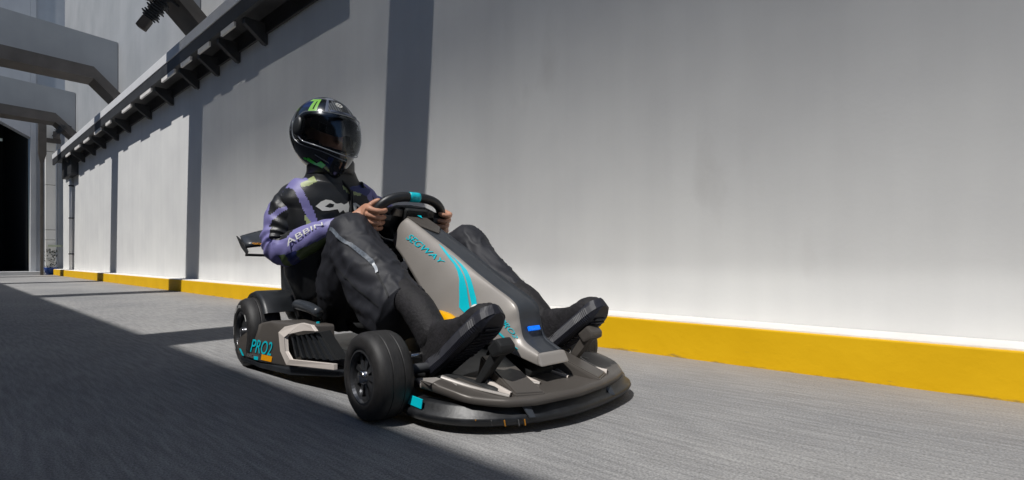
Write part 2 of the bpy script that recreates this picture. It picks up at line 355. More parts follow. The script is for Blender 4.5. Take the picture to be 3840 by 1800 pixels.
def wheel(f, l, r, wd, side, front=True):
    """side=-1: outer face towards -y"""
    root = empty('wheel', (f, l, r)); root.parent = kart; s = side
    bm = B(); h = wd/2; R = r
    prof = [(R*.60, h*.86), (R*.64, h*.97), (R*.72, h), (R*.86, h*.97), (R*.94, h*.86), (R*.985, h*.66), (R*.997, h*.50), (R, h*.36), (R, h*.325), (R*.985, h*.32), (R*.985, h*.30), (R, h*.295), (R*1.001, h*.25),
            (R*1.002, 0), (R*1.001, -h*.25), (R, -h*.295), (R*.985, -h*.30), (R*.985, -h*.32), (R, -h*.325), (R, -h*.36), (R*.997, -h*.50), (R*.985, -h*.66), (R*.94, -h*.86), (R*.86, -h*.97), (R*.72, -h), (R*.60, -h*.86)]
    lathe(bm, [(a, b*s) for a, b in prof], 72); fixn(bm); obj('tyre', bm, M['rubber'], root, True)
    bm = B(); q = R*.60
    lathe(bm, [(q, h*.86*s), (q*1.04, h*.92*s), (q*.95, h*.95*s), (q*.90, h*.80*s), (q*.86, h*.35*s), (q*.86, -h*.8*s), (q, -h*.86*s)], 48)
    if front:
        for k in range(9):
            a = 2*PI*k/9; ca, sa = math.cos(a), math.sin(a); 
            def P(rr, off, y): return Vector((rr*ca-off*sa, y*s, rr*sa+off*ca))
            y0, y1 = h*.72, h*.30
            v = [P(R*.13, .006, y0), P(R*.13, -.006, y0), P(q*.93, -.010, y1+h*.35), P(q*.93, .010, y1+h*.35)]
            prism(bm, v, (0, -.012*s, 0))
            v = [P(R*.2, .003, y0-.003), P(R*.2, -.003, y0-.003), P(q*.93, -.022, y1+h*.25), P(q*.93, -.014, y1+h*.25)]
            prism(bm, v, (0, -.010*s, 0))
    fixn(bm); obj('rim', bm, M['rim'], root, False)
    bm = B(); lathe(bm, [(0, h*.98*s), (R*.12, h*.98*s), (R*.15, h*.90*s), (R*.15, h*.5*s), (R*.2, h*.45*s), (R*.2, -h*.6*s), (0, -h*.6*s)], 24); fixn(bm); obj('hub', bm, M['chrome'] if front else M['rim'], root, True)
    if not front:
        bm = B(); lathe(bm, [(0, h*.70*s), (q*.80, h*.66*s), (q*.9, h*.5*s)], 48); fixn(bm); obj('hub_cap', bm, M['plastic_m'], root, True)
        # pale marks printed on the side wall
        for a0, a1, r0, r1 in ((.55, .85, .70, .76), (3.0, 3.35, .70, .73), (3.7, 3.95, .72, .75)):
            n = 6; bm = B()
            for i in range(n):
                t0, t1 = a0+(a1-a0)*i/n, a0+(a1-a0)*(i+1)/n
                bm.faces.new([bm.verts.new((R*rr*math.cos(t), (h+.0012)*s, R*rr*math.sin(t))) for rr, t in ((r0, t0), (r1, t0), (r1, t1), (r0, t1))])
            bmesh.ops.remove_doubles(bm, verts=bm.verts, dist=1e-5); fixn(bm); obj('sidewall_mark', bm, M['white_mark'], root)
        for i in range(9):
            t = 1.5+i*.10
            if i == 4: continue
            bm = B(); bm.faces.new([bm.verts.new((R*rr*math.cos(u), (h+.0012)*s, R*rr*math.sin(u))) for rr, u in ((.72, t), (.80, t+.02), (.80, t+.06), (.72, t+.04))]); fixn(bm); obj('sidewall_letter', bm, M['white_mark'], root)
    return root
wheel(0, -.415, .129, .115, -1); wheel(0, .415, .129, .115, 1)
wheel(-1.05, -.462, .150, .135, -1, False); wheel(-1.05, .462, .150, .135, 1, False)
for s in (-1, 1):
    bm = B(); tube(bm, [(0, s*.35, .13), (.0, s*.22, .125), (-.02, s*.12, .13)], .016, 10); obj('stub_axle', bm, M['steel_dark'], kart, True)
    bm = B(); tube(bm, [(-.05, s*.34, .155), (-.05, s*.10, .165)], .008, 8); obj('tie_rod', bm, M['chrome'], kart, True)
    bm = B(); box(bm, -.035, .03, s*.33-.012, s*.33+.012, .07, .19, .006); obj('knuckle', bm, M['taupe_d'], kart)
bm = B(); tube(bm, [(-1.05, -.32, .15), (-1.05, .32, .15)], .018, 12); obj('rear_axle', bm, M['steel_dark'], kart, True)
# floor pan
bm = B(); prism(bm, [(.16, -.20, .06), (.16, .20, .06), (-.25, .36, .06), (-.95, .30, .06), (-1.18, .26, .06), (-1.18, -.26, .06), (-.95, -.30, .06), (-.25, -.36, .06)], (0, 0, .022), .006); obj('floor_pan', bm, M['plastic'], kart)
for s in (-1, 1):
    bm = B(); tube(bm, [(.30, s*.20, .095), (.05, s*.21, .10), (-.25, s*.27, .095), (-.9, s*.27, .095)], .015, 10, 4); obj('frame_tube', bm, M['plastic_m'], kart, True)
# ---- nose cover: sections (upper edge f,z ; lower edge f,z ; half width)
NS = [(-.462, .642, -.505, .618, .052), (-.41, .620, -.525, .546, .078), (-.283, .561, -.425, .480, .092), (-.143, .497, -.305, .395, .105), (-.01, .430, -.19, .305, .115), (.095, .380, -.08, .250, .125),
      (.198, .330, .06, .222, .120), (.219, .275, .145, .203, .100), (.238, .222, .20, .184, .082), (.303, .190, .315, .155, .062)]
NSC = catmull([Vector((a, b, 0)) for a, b, c, d, e in NS], 6); NSL = catmull([Vector((c, d, e)) for a, b, c, d, e in NS], 6)
def nose(u, v, s=-1, off=0.0):
    """u in 0..9 along the cover, v 0 upper edge .. 1 lower edge; s side"""
    i = min(max(u*6, 0), len(NSC)-1.0001); k = int(i); t = i-k
    A = NSC[k].lerp(NSC[k+1], t); Bq = NSL[k].lerp(NSL[k+1], t)
    p0 = Vector((A.x, .045, A.y)); p1 = Vector((Bq.x, Bq.z, Bq.y))
    bul = math.sin(PI*min(max(v, 0), 1)**.8)
    p = p0.lerp(p1, v)+Vector((.35, .75, .55)).normalized()*bul*(.022 if u < 4 else .022-.012*min(1, u-4))*min(1, u*1.5+.2)
    p.y += off; p.x += off*.3; p.z += off*.4
    return Vector((p.x, p.y*s*-1 if s < 0 else p.y, p.z)) if False else Vector((p.x, s*p.y, p.z))
for s in (-1, 1):
    bm = B(); nu, nv = 90, 16; G = [[bm.verts.new(nose(9*i/nu, j/nv, s)) for j in range(nv+1)] for i in range(nu+1)]
    for i in range(nu):
        for j in range(nv): bm.faces.new((G[i][j], G[i+1][j], G[i+1][j+1], G[i][j+1]))
    # underside tuck and inner lip
    U = [bm.verts.new(Vector((g[-1].co.x-.005, g[-1].co.y*.45, g[-1].co.z-.035 if k < 70 else g[-1].co.z-.008))) for k, g in enumerate(G)]
    W = [bm.verts.new(Vector((g[0].co.x-.006, s*.036, g[0].co.z-.012))) for g in G]
    for i in range(nu):
        bm.faces.new((G[i][-1], G[i+1][-1], U[i+1], U[i])); bm.faces.new((W[i], W[i+1], G[i+1][0], G[i][0]))
    fixn(bm)
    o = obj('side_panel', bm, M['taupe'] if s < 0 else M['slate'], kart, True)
    for p in o.data.polygons: pass
# centre spine, nose front
bm = B(); rows = []
for k in range(0, 91):
    A = nose(9*k/90, 0, 1); rows.append([bm.verts.new((A.x, y, A.z-(.008 if abs(y) > .042 else .002))) for y in (-.0455, -.041, -.02, .02, .041, .0455)])
for a, b in zip(rows, rows[1:]):
    for k in range(5): bm.faces.new((a[k], a[k+1], b[k+1], b[k]))
fixn(bm); obj('spine', bm, M['slate'], kart, True)
bm = B(); tp = [nose(u, 0, 1) for u in (0, .35)]
prism(bm, [(-.475, -.047, .645), (-.475, .047, .645), (-.36, .045, .597), (-.30, .0, .568), (-.36, -.045, .597)], (0.003, 0, .006), .004); obj('badge_plate', bm, M['taupe_d'], kart)
bm = B(); prism(bm, [(.230, -.020, .243), (.230, .028, .243), (.224, .028, .256), (.224, -.020, .256)], (.008, 0, .004), .002); obj('front_lamp', bm, M['blue_lamp'], kart)
bm = B(); prism(bm, [(.296, -.058, .189), (.296, .058, .189), (.312, .062, .155), (.312, -.062, .155)], (.018, 0, -.003), .006); obj('nose_lip', bm, M['taupe'], kart)
bm = B(); prism(bm, [(.10, -.06, .20), (.10, .06, .20), (.28, .05, .13), (.28, -.05, .13)], (-.04, 0, -.05), .01); obj('nose_bracket', bm, M['plastic_m'], kart)
# lettering and stripes on the cover
def on_nose(poly_uv, name, m, off=.0022, s=-1, dens=10, parent=None):
    bm = B(); vs = [bm.verts.new((u, v, 0)) for u, v in poly_uv]; f = bm.faces.new(vs)
    bmesh.ops.triangulate(bm, faces=[f])
    for it in range(3): bmesh.ops.subdivide_edges(bm, edges=[e for e in bm.edges if e.calc_length() > .12], cuts=2, use_grid_fill=True)
    for v in bm.verts: v.co = nose(v.co.x, v.co.y, s, off)
    fixn(bm); return obj(name, bm, m, parent or kart, True)
def text_mesh(txt, size=1.0, shear=0.0, space=1.0):
    cu = bpy.data.curves.new('txt', 'FONT'); cu.body = txt; cu.size = size; cu.shear = shear; cu.space_character = space; cu.offset = 0.004*size
    o = bpy.data.objects.new('txt', cu); COL.objects.link(o); dg = bpy.context.evaluated_depsgraph_get()
    me = bpy.data.meshes.new_from_object(o.evaluated_get(dg)); bpy.data.objects.remove(o); bm = B(); bm.from_mesh(me); bpy.data.meshes.remove(me)
    xs = [v.co.x for v in bm.verts]; y_ = [v.co.y for v in bm.verts]; x0, x1, y0, y1 = min(xs), max(xs), min(y_), max(y_)
    for v in bm.verts: v.co = Vector(((v.co.x-x0)/(x1-x0), (v.co.y-y0)/(y1-y0), 0))
    return bm
def text_on(txt, fn, name, m, parent, shear=0.0, thick=None, cuts=2):
    bm = text_mesh(txt, shear=shear)
    bmesh.ops.triangulate(bm, faces=bm.faces)
    for it in range(cuts): bmesh.ops.subdivide_edges(bm, edges=[e for e in bm.edges if e.calc_length() > .06], cuts=1)
    for v in bm.verts: v.co = fn(v.co.x, v.co.y)
    fixn(bm); return obj(name, bm, m, parent)
text_on('SEGWAY', lambda a, b: nose(1.6+1.72*a-.04*b, .588-.235*a-(.225-.135*a)*b, -1, .0025), 'lettering', M['cyan'], kart, shear=.25)
on_nose([(2.5, .062), (2.875, .125), (3.2, .162), (3.475, .175), (3.775, .225), (4.05, .30), (4.3, .40), (4.65, .525), (4.925, .638), (5.225, .66), (5.5, .675), (5.225, .55), (4.9, .438), (4.475, .312), (4.0, .2), (3.675, .15), (3.4, .125), (3.05, .10), (2.725, .062)], 'stripe', M['cyan'])
on_nose([(3.025, .088), (3.325, .092), (3.65, .116), (3.975, .175), (4.375, .262), (4.75, .36), (5.1, .462), (5.35, .562), (5.575, .675), (5.725, .6), (5.4, .475), (5.025, .338), (4.625, .238), (4.225, .15), (3.875, .088), (3.6, .072), (3.3, .075)], 'stripe', M['cyan'])
on_nose([(6.825, .663), (6.875, .612), (8.25, .60), (8.25, .66)], 'stripe', M['cyan'])
text_on('PRO2', lambda a, b: nose(6.25+1.55*a+.03*b, .50-.15*b-.17*a, -1, .0025), 'lettering', M['cyan'], kart, shear=.3)
bm = B(); vs = [bm.verts.new((x, y, .6495+(-.45-x)*.52)) for x, y in ((-.458, -.004), (-.458, .016), (-.432, .006))]; bm.faces.new(vs); fixn(bm); obj('badge', bm, M['cyan'], kart)

# ---- steering wheel
sw = empty('steering_wheel', (-.535, 0, .632)); sw.parent = kart; sw.rotation_euler = (0, math.radians(-62), 0)
def swp(a, k=1):
    c, s_ = math.cos(a), math.sin(a); n = 2.7
    return Vector((.112*math.copysign(abs(c)**(2/n), c)*k, .158*math.copysign(abs(s_)**(2/n), s_)*k, 0))
bm = B(); tube(bm, [swp(2*PI*i/64) for i in range(64)], .0205, 16, closed=True); fixn(bm); obj('grip_rim', bm, M['plastic'], sw, True)
bm = B(); tube(bm, [swp(-.10+.04*i) for i in range(5)], .0212, 16); fixn(bm); obj('centre_band', bm, M['cyan'], sw, True)
bm = B(); prism(bm, [(.045, -.135, -.01), (.068, -.07, -.01), (.072, 0, -.01), (.068, .07, -.01), (.045, .135, -.01), (-.02, .145, -.01), (-.03, .06, -.01), (-.09, .04, -.01), (-.09, -.04, -.01), (-.03, -.06, -.01), (-.02, -.145, -.01)], (0, 0, .022), .005); obj('spoke_plate', bm, M['plastic'], sw)
for s in (-1, 1):
    bm = B(); prism(bm, [(.03, s*.055, -.012), (.06, s*.05, -.012), (.065, s*.09, -.012), (.035, s*.10, -.012)], (0, 0, -.018), .004); obj('paddle', bm, M['taupe_d'], sw)
    bm = B(); prism(bm, [(.01, s*.10, -.012), (.035, s*.10, -.012), (.035, s*.14, -.012), (.01, s*.14, -.012)], (0, 0, -.016), .004); obj('button_pod', bm, M['slate'], sw)
bm = B(); box(bm, -.06, .075, -.055, .055, -.055, -.012, .012); obj('column_head', bm, M['plastic_m'], sw)
bm = B(); tube(bm, [(-.51, 0, .61), (-.43, 0, .52), (-.30, 0, .42)], [.035, .045, .05], 12); obj('steering_column', bm, M['plastic_m'], kart, True)
# amber cap and white key
bm = B(); tube(bm, [(-.12, -.115, .275), (-.04, -.13, .262), (.02, -.13, .240)], [.016, .022, .016], 12, 4); obj('amber_cap', bm, M['amber'], kart, True)
bm = B(); tube(bm, [(.075, -.118, .285), (.088, -.124, .312), (.105, -.124, .308), (.108, -.120, .290)], [.010, .013, .012, .008], 10, 3); obj('key_tag', bm, M['white_mark'], kart, True)
# ---- front skirt
def skirt_z(f, l):
    a = abs(l); z = .098
    g = max(0, min(1, (.40-f)/.34)); g = g*g*(3-2*g)
    def bump(c, w_): 
        t = max(0, 1-abs(a-c)/w_); return t*t*(3-2*t)
    z += .010*bump(.135, .10)*g+.030*bump(.33, .12)*g+.012*g+.03*bump(.0, .10)*g
    return z
LIP = [(-.36, .14), (-.345, .19), (-.31, .285), (-.23, .361), (-.16, .398), (0, .418), (.12, .405), (.22, .382), (.29, .355), (.35, .29), (.385, .20), (.39, .14)]
def fedge(l):
    for (l0, f0), (l1, f1) in zip(LIP, LIP[1:]):
        if l <= l1: t = max(0, (l-l0)/(l1-l0)); return f0+(f1-f0)*t
    return LIP[-1][1]
def fback(l):
    a = abs(l); return .12+.4*max(0, .10-a)+.45*max(0, a-.20)
def sk(l, t): 
    fb, fe = fback(l), fedge(l); f = fb+(fe-fb)*t; return Vector((f, l, skirt_z(f, l)))
bm = B(); nl, nf = 80, 26; G = [[bm.verts.new(sk(-.36+.75*i/nl, j/nf)) for j in range(nf+1)] for i in range(nl+1)]
for i in range(nl):
    for j in range(nf): bm.faces.new((G[i][j], G[i+1][j], G[i+1][j+1], G[i][j+1]))
# rolled front lip and return
e1 = [bm.verts.new(g[-1].co+Vector((.010, 0, -.006))) for g in G]; e2 = [bm.verts.new(g[-1].co+Vector((.010, 0, -.022))) for g in G]; e3 = [bm.verts.new(g[-1].co+Vector((-.02, 0, -.024))) for g in G]
for i in range(nl):
    for a, b in (([g[-1] for g in G], e1), (e1, e2), (e2, e3)): bm.faces.new((a[i], a[i+1], b[i+1], b[i]))
fixn(bm); obj('front_skirt', bm, M['taupe_d'], kart, True)
# pale accent fins on the skirt
def fin(pts, w_, name='accent_fin', m='white_trim', h=.006):
    bm = B(); prev = None; P = [Vector((f, l, skirt_z(f, l)+.001)) for f, l in pts]; P = catmull(P, 4)
    for i, p in enumerate(P):
        t = (P[min(i+1, len(P)-1)]-P[max(i-1, 0)]).normalized(); sd_ = t.cross(Vector((0, 0, 1))).normalized()*w_*(1-.55*i/len(P))
        r = [bm.verts.new(p-sd_), bm.verts.new(p-sd_*.6+Vector((0, 0, h))), bm.verts.new(p+sd_*.6+Vector((0, 0, h))), bm.verts.new(p+sd_)]
        if prev:
            for k in range(3): bm.faces.new((prev[k], prev[k+1], r[k+1], r[k]))
        prev = r
    fixn(bm); obj(name, bm, M[m], kart, True)
for s in (-1, 1):
    bm = B(); T = [(.165, s*.160, .176), (.185, s*.085, .176), (.400, s*.120, .104), (.365, s*.198, .106)]; Bt = [(.155, s*.168, .10), (.175, s*.078, .10), (.405, s*.116, .088), (.367, s*.203, .088)]
    tv = [bm.verts.new(q) for q in T]; bv = [bm.verts.new(q) for q in Bt]; bm.faces.new(tv); bm.faces.new(bv[::-1])
    for k in range(4): bm.faces.new((tv[k], tv[(k+1) % 4], bv[(k+1) % 4], bv[k]))
    bmesh.ops.bevel(bm, geom=list(bm.edges), offset=.004, segments=2, affect='EDGES'); fixn(bm); obj('ramp', bm, M['taupe_d'], kart)
    fin([(.19, s*.176), (.27, s*.192), (.362, s*.210)], .011, h=.012); fin([(.15, s*.29), (.24, s*.25), (.360, s*.214)], .008, m='taupe')
    fin([(.18, s*.055), (.25, s*.058), (.325, s*.062)], .008); fin([(.22, s*.105), (.28, s*.08), (.325, s*.064)], .006, m='taupe')
    # brake/throttle pedals with bracket arms
    p = empty('pedal', (.185, s*.195, .095)); p.parent = kart; pm = M['taupe_d'] if s > 0 else M['plastic_m']
    bm = B(); prism(bm, [(0, -.014, 0), (.028, -.014, 0), (.135, -.014, .118), (.130, -.014, .140), (.110, -.014, .142)], (0, .028, 0), .004); obj('arm', bm, pm, p)
    bm = B(); prism(bm, [(.085, -.028, .126), (.125, -.028, .158), (.148, -.028, .138), (.148, -.028, .118), (.108, -.028, .10)], (0, .056, 0), .008); obj('foot_plate', bm, pm, p)
# ---- bumper: dark tube-like lip below the skirt
def bump_pt(l):
    a = abs(l); return Vector((.452-.10*(a/.40)**2.4, l, .052))
path = [Vector((f, l, .052)) for f, l in ((.02, -.335), (.12, -.352), (.21, -.332), (.28, -.29), (.335, -.225), (.375, -.14), (.398, -.03), (.396, .08), (.380, .19), (.352, .29), (.295, .362), (.18, .388), (.04, .375))]
bm = B(); P = catmull(path, 6); prev = None
for i, p in enumerate(P):
    t = (P[min(i+1, len(P)-1)]-P[max(i-1, 0)]).normalized(); n_ = Vector((t.y, -t.x, 0)).normalized()
    if n_.dot(Vector((p.x-.05, p.y, 0))) < 0: n_ = -n_
    prof = [(-.03, .024), (.0, .026), (.012, .020), (.016, .004), (.030, -.002), (.034, -.012), (.026, -.026), (.0, -.030), (-.03, -.028)]
    r = [bm.verts.new(p+n_*a+Vector((0, 0, b))) for a, b in prof]
    if prev:
        for k in range(len(prof)-1): bm.faces.new((prev[k], prev[k+1], r[k+1], r[k]))
    prev = r
fixn(bm); obj('bumper', bm, M['bumper'], kart, True)
bm = B(); P2 = [p+Vector((0, 0, -.022)) for p in P]; tube(bm, P2, .012, 8); fixn(bm); obj('bumper_guard', bm, M['plastic_m'], kart, True)
# scuffs and clips on the bumper
for l in (-.18, .16):
    q = fedge(l)+.020
    bm = B(); prism(bm, [(q-.035, l-.012, .082), (q-.028, l+.016, .080), (q+.002, l+.012, .045), (q-.005, l-.002, .045)], (.004, 0, .003), .0015); obj('bumper_clip', bm, M['slate'], kart)
for i, l in enumerate((-.345, -.325, -.30, -.27, -.245, -.215, -.20)):
    q = fedge(l)+.020
    bm = B(); prism(bm, [(q+.004, l, .046), (q+.004, l+.003, .046), (q-.002, l+.012, .026), (q-.002, l+.009, .026)], (.0018, 0, 0)); obj('scuff', bm, M['orange'] if i % 2 == 0 else M['grey_mark'], kart)
for s in (-1, 1):
    bm = B(); prism(bm, [(.17, s*.366, .082), (.055, s*.374, .086), (.055, s*.378, .060), (.17, s*.370, .056)], (0, s*.003, 0), .001); obj('bumper_sticker', bm, M['cyan'], kart)
    bm = B(); prism(bm, [(.05, s*.315, .10), (.12, s*.345, .10), (.20, s*.338, .098), (.25, s*.305, .098), (.21, s*.28, .108), (.12, s*.29, .112)], (0, 0, .012), .004); obj('corner_plate', bm, M['taupe'], kart)
# ---- side pods
for s in (-1, 1):
    r = empty('side_pod', (-.010, 0, 0), math.radians(-1.5*s)); r.parent = kart
    V = {'a0': (-1.03, .518, .058), 'a1': (-.86, .483, .046), 'a2': (-.60, .447, .056), 'b0': (-1.04, .517, .122), 'b1': (-.89, .484, .132), 'b2': (-.645, .449, .165),
         'c0': (-.975, .510, .152), 'c1': (-.885, .466, .205), 'c2': (-.80, .462, .222), 'c3': (-.585, .412, .222),
         'd1': (-.88, .34, .195), 'd2': (-.80, .31, .215), 'd3': (-.56, .30, .215), 'e0': (-.88, .34, .05), 'e2': (-.55, .30, .06), 'g': (-.58, .36, .06)}
    bm = B(); vv = {k: bm.verts.new((a, s*b, c)) for k, (a, b, c) in V.items()}
    for f in (('a0', 'a1', 'b1', 'b0'), ('a1', 'a2', 'b2', 'b1'), ('b0', 'b1', 'c1', 'c0'), ('b1', 'b2', 'c2', 'c1'), ('b2', 'c3', 'c2'), ('c1', 'c2', 'd2', 'd1'), ('c2', 'c3', 'd3', 'd2'), ('a2', 'g', 'c3', 'b2'), ('g', 'e2', 'd3', 'c3'), ('a0', 'e0', 'e2', 'g', 'a2', 'a1')):
        bm.faces.new([vv[k] for k in f])
    fixn(bm); bmesh.ops.bevel(bm, geom=[e for e in bm.edges if len(e.link_faces) == 2], offset=.012, segments=3, affect='EDGES', profile=.5); fixn(bm); obj('pod_shell', bm, M['taupe_d'], r, True)
    # running board
    bm = B(); prism(bm, [(-1.02, s*.512, .036), (-.86, s*.480, .024), (-.60, s*.452, .034), (-.29, s*.405, .070), (-.29, s*.33, .070), (-.60, s*.29, .034), (-.88, s*.28, .026)], (0, 0, .018), .005); obj('running_board', bm, M['plastic'], r)
    # cream C trim (outer line, then back along the inner line)
    O1 = [(-.462, .413, .232), (-.52, .425, .236), (-.625, .448, .214), (-.660, .459, .190), (-.640, .459, .120), (-.585, .456, .076), (-.28, .408, .098), (-.28, .408, .119), (-.555, .454, .098), (-.592, .458, .125), (-.606, .457, .178), (-.585, .448, .192), (-.50, .424, .209), (-.435, .408, .212)]
    bm = B(); prism(bm, [(a, s*(b+.004), c) for a, b, c in O1], (-.004, s*.012, 0), .002); fixn(bm); obj('trim', bm, M['white_trim'], r)
    # grille
    bm = B(); prism(bm, [(-.60, s*.445, .178), (-.45, s*.40, .205), (-.34, s*.385, .118), (-.58, s*.44, .105)], (-.03, -s*.05, 0)); fixn(bm); obj('grille_back', bm, M['plastic_m'], r)
    bm = B()
    for k in range(6):
        t = k/6+.05; a = Vector((-.60, .447, .180)).lerp(Vector((-.45, .402, .207)), t); b = Vector((-.575, .442, .105)).lerp(Vector((-.34, .387, .118)), t)
        a.y *= s; b.y *= s; prism(bm, [a, a+Vector((.010, -s*.002, 0)), b+Vector((.012, -s*.002, 0)), b], (.004, s*.010, 0))
    fixn(bm); obj('grille_slats', bm, M['plastic'], r)
    # hand rail above the pod
    bm = B(); tube(bm, [(-.90, s*.30, .21), (-.89, s*.32, .262), (-.85, s*.33, .275), (-.72, s*.335, .272), (-.62, s*.335, .258)], [.016, .018, .022, .022, .019], 12, 4, hint=(0, 0, 1)); fixn(bm); obj('side_rail', bm, M['slate'], r, True)
    bm = B(); prism(bm, [(-.615, s*.335, .225), (-.60, s*.335, .17), (-.63, s*.335, .17), (-.635, s*.335, .20)], (0, s*.012, 0), .002); obj('rail_sticker', bm, M['cyan'], r)
    bm = B(); tube(bm, [(-.72, s*.31, .255), (-.70, s*.30, .19)], .018, 10); obj('rail_post', bm, M['plastic_m'], r, True)
    if s < 0:
        def podp(a, b, a0=-1.02, a1=-.80, z0=.09, z1=.135, off=.0):
            x = a0+(a1-a0)*a; z = z0+(z1-z0)*b
            y = .483+.033*(-.87-x)/.15 if x < -.87 else .483-.036*(x+.87)/.26
            zt = .122+.045*max(0, x+.95)/.295
            return Vector((x, -(y+.0022+off), z+(x+1.02)*.02))
        text_on('PRO2', lambda a, b: podp(a, b, -.93, -.75, .080, .136), 'lettering', M['cyan'], r, shear=.45)
        for k in range(4):
            a0 = -.845+k*.022; bm = B(); vs = [bm.verts.new(podp(0, 0, x, x, z, z, .0006)) for x, z in ((a0, .052+.004), (a0+.022, .056), (a0+.030, .078), (a0+.008, .080))]; bm.faces.new(vs); fixn(bm); obj('orange_dash', bm, M['orange'], r)
        text_on('RACING', lambda a, b: podp(a, b, -.955, -.860, .058, .074), 'lettering', M['grey_mark'], r, shear=.3)
        bm = B(); vs = [bm.verts.new(podp(0, 0, x, x, z, z, .0006)) for x, z in ((-1.015, .088), (-1.0, .088), (-.975, .060), (-.99, .060))]; bm.faces.new(vs); fixn(bm); obj('sticker', bm, M['cyan'], r)
        bm = B(); vs = [bm.verts.new(podp(0, 0, x, x, z, z, .0006)) for x, z in ((-.90, .052), (-.87, .052), (-.868, .066), (-.90, .066))]; bm.faces.new(vs); fixn(bm); obj('sticker', bm, M['cyan'], r)
# fenders over the rear wheels
for s in (-1, 1):
    bm = B(); rows = []
    for k in range(19):
        a = math.radians(150-k*6.6); q = .168; rows.append([bm.verts.new((-1.05+q2*math.cos(a)*1.02, s*y, .150+q2*math.sin(a))) for q2, y in ((q-.012, .475), (q+.004, .477), (q+.012, .46), (q+.012, .33), (q-.004, .32))])
    for a, b in zip(rows, rows[1:]):
        for k in range(4): bm.faces.new((a[k], a[k+1], b[k+1], b[k]))
    fixn(bm); obj('rear_fender', bm, M['plastic'], kart, True)
# ---- seat
seat = empty('seat', (0, 0, 0)); seat.parent = kart
bm = B(); prof = [(-.50, .135), (-.62, .115), (-.80, .115), (-.90, .14), (-.96, .22), (-1.00, .34), (-1.03, .46), (-1.05, .52)]
rows = []
for k, p in enumerate(catmull([Vector((a, 0, b)) for a, b in prof], 3)):
    wd_ = .20 if p.z < .2 else .21-.06*max(0, p.z-.35)
    side = .09 if p.z < .2 else .07
    row = []
    for j in range(13):
        t = -1+2*j/12; up = abs(t)**3
        if p.z < .2: q = Vector((p.x, t*wd_, p.z+up*side))
        else: q = Vector((p.x+up*.10, t*wd_, p.z+up*.0))
        row.append(bm.verts.new(q))
    rows.append(row)
for a, b in zip(rows, rows[1:]):
    for j in range(12): bm.faces.new((a[j], a[j+1], b[j+1], b[j]))
bmesh.ops.solidify(bm, geom=bm.faces, thickness=-.018); fixn(bm); obj('seat_shell', bm, M['plastic_m'], seat, True)
for s in (-1, 1):
    bm = B(); prism(bm, [(-1.17, s*.33, .46), (-1.00, s*.33, .44), (-.90, s*.33, .27), (-.84, s*.33, .20), (-1.05, s*.33, .19), (-1.15, s*.33, .25)], (0, -s*.13, 0), .012); fixn(bm); obj('side_bolster', bm, M['plastic'], seat, True)
    bm = B(); prism(bm, [(-.985, s*.331, .355), (-.968, s*.331, .355), (-.915, s*.331, .26), (-.945, s*.331, .26)], (0, s*.008, 0), .002); obj('bolster_trim', bm, M['white_trim'], seat)
# rear wing
wg = empty('rear_wing', (-1.17, 0, .535)); wg.parent = kart
bm = B(); rows = []
for i in range(31):
    l = -.49+.98*i/30; e = 1-(abs(l)/.49)**3; c = .070+.045*e
    rows.append([bm.verts.new((x*c, l, z*c+.05*(1-(l/.49)**2))) for x, z in ((-.75, .62), (-.3, .50), (.4, .14), (.75, -.22), (.3, -.02), (-.4, .34))])
for a, b in zip(rows, rows[1:]):
    for k in range(6): bm.faces.new((a[k], a[(k+1) % 6], b[(k+1) % 6], b[k]))
bm.faces.new(rows[0]); bm.faces.new(rows[-1]); fixn(bm); obj('wing_blade', bm, M['slate'], wg, True)
for s in (-1, 1):
    bm = B(); prism(bm, [(-.075, s*.495, .045), (.02, s*.49, .012), (.06, s*.48, -.03), (.02, s*.475, -.045), (-.05, s*.48, -.01)], (0, s*.006, 0), .002); obj('end_plate', bm, M['plastic'], wg)
    bm = B(); tube(bm, [(0, s*.15, 0), (.12, s*.14, -.18), (.18, s*.12, -.34)], .012, 8, 4); obj('wing_strut', bm, M['plastic_m'], wg, True)
bm = B(); tube(bm, [(-.0, -.48, -.045), (.03, -.2, -.052), (.03, .2, -.052), (0, .48, -.045)], .006, 8, 4); obj('lower_bar', bm, M['plastic'], wg, True)
text_on('GOKART', lambda a, b: Vector((.052+.014*b, -.465+.10*a, .010-.008*b)), 'lettering', M['orange'], wg, shear=.3)

# ------------------------------------------------------------------ rider (same local axes as the kart)
M['skin'] = mat("skin", (0.50, 0.255, 0.165), 0.5, var=0.10, scale=18, bump=0.06, bscale=120)
M['leather'] = mat("black_leather", (0.014, 0.015, 0.017), 0.44, var=0.2, scale=20, bump=0.10, bscale=220)
M['purple'] = mat("lavender_leather", (0.21, 0.195, 0.43), 0.5, var=0.06, scale=10, bump=0.08, bscale=220)
M['navy'] = mat("navy_leather", (0.03, 0.04, 0.17), 0.45, var=0.1, scale=10)
M['lime'] = mat("pale_lime_leather", (0.36, 0.42, 0.19), 0.45, var=0.06, scale=10, bump=0.08, bscale=220)
M['green'] = mat("olive_green_leather", (0.11, 0.155, 0.055), 0.38, var=0.08, scale=10, bump=0.1, bscale=220)
M['cloth'] = mat("dark_trouser_cloth", (0.019, 0.020, 0.026), 0.62, var=0.15, scale=9, bump=0.08, bscale=35, spec=0.4)
M['zip'] = mat("grey_zip_tape", (0.12, 0.14, 0.17), 0.5, var=0.4, scale=120)
M['logo'] = mat("white_print", (0.72, 0.72, 0.68), 0.5)
M['clear_zip'] = mat("bright_zip", (0.35, 0.38, 0.42), 0.4)
M['suede'] = mat("black_suede", (0.010, 0.009, 0.011), 0.75, var=0.5, scale=30, bump=0.35, bscale=90)
M['sole'] = mat("blue_black_sole", (0.011, 0.012, 0.020), 0.5, var=0.2, scale=20)
ORG = kart.location.copy()
PR = empty('person_pose', (0, 0, 0)); bpy.data.objects.remove(PR)
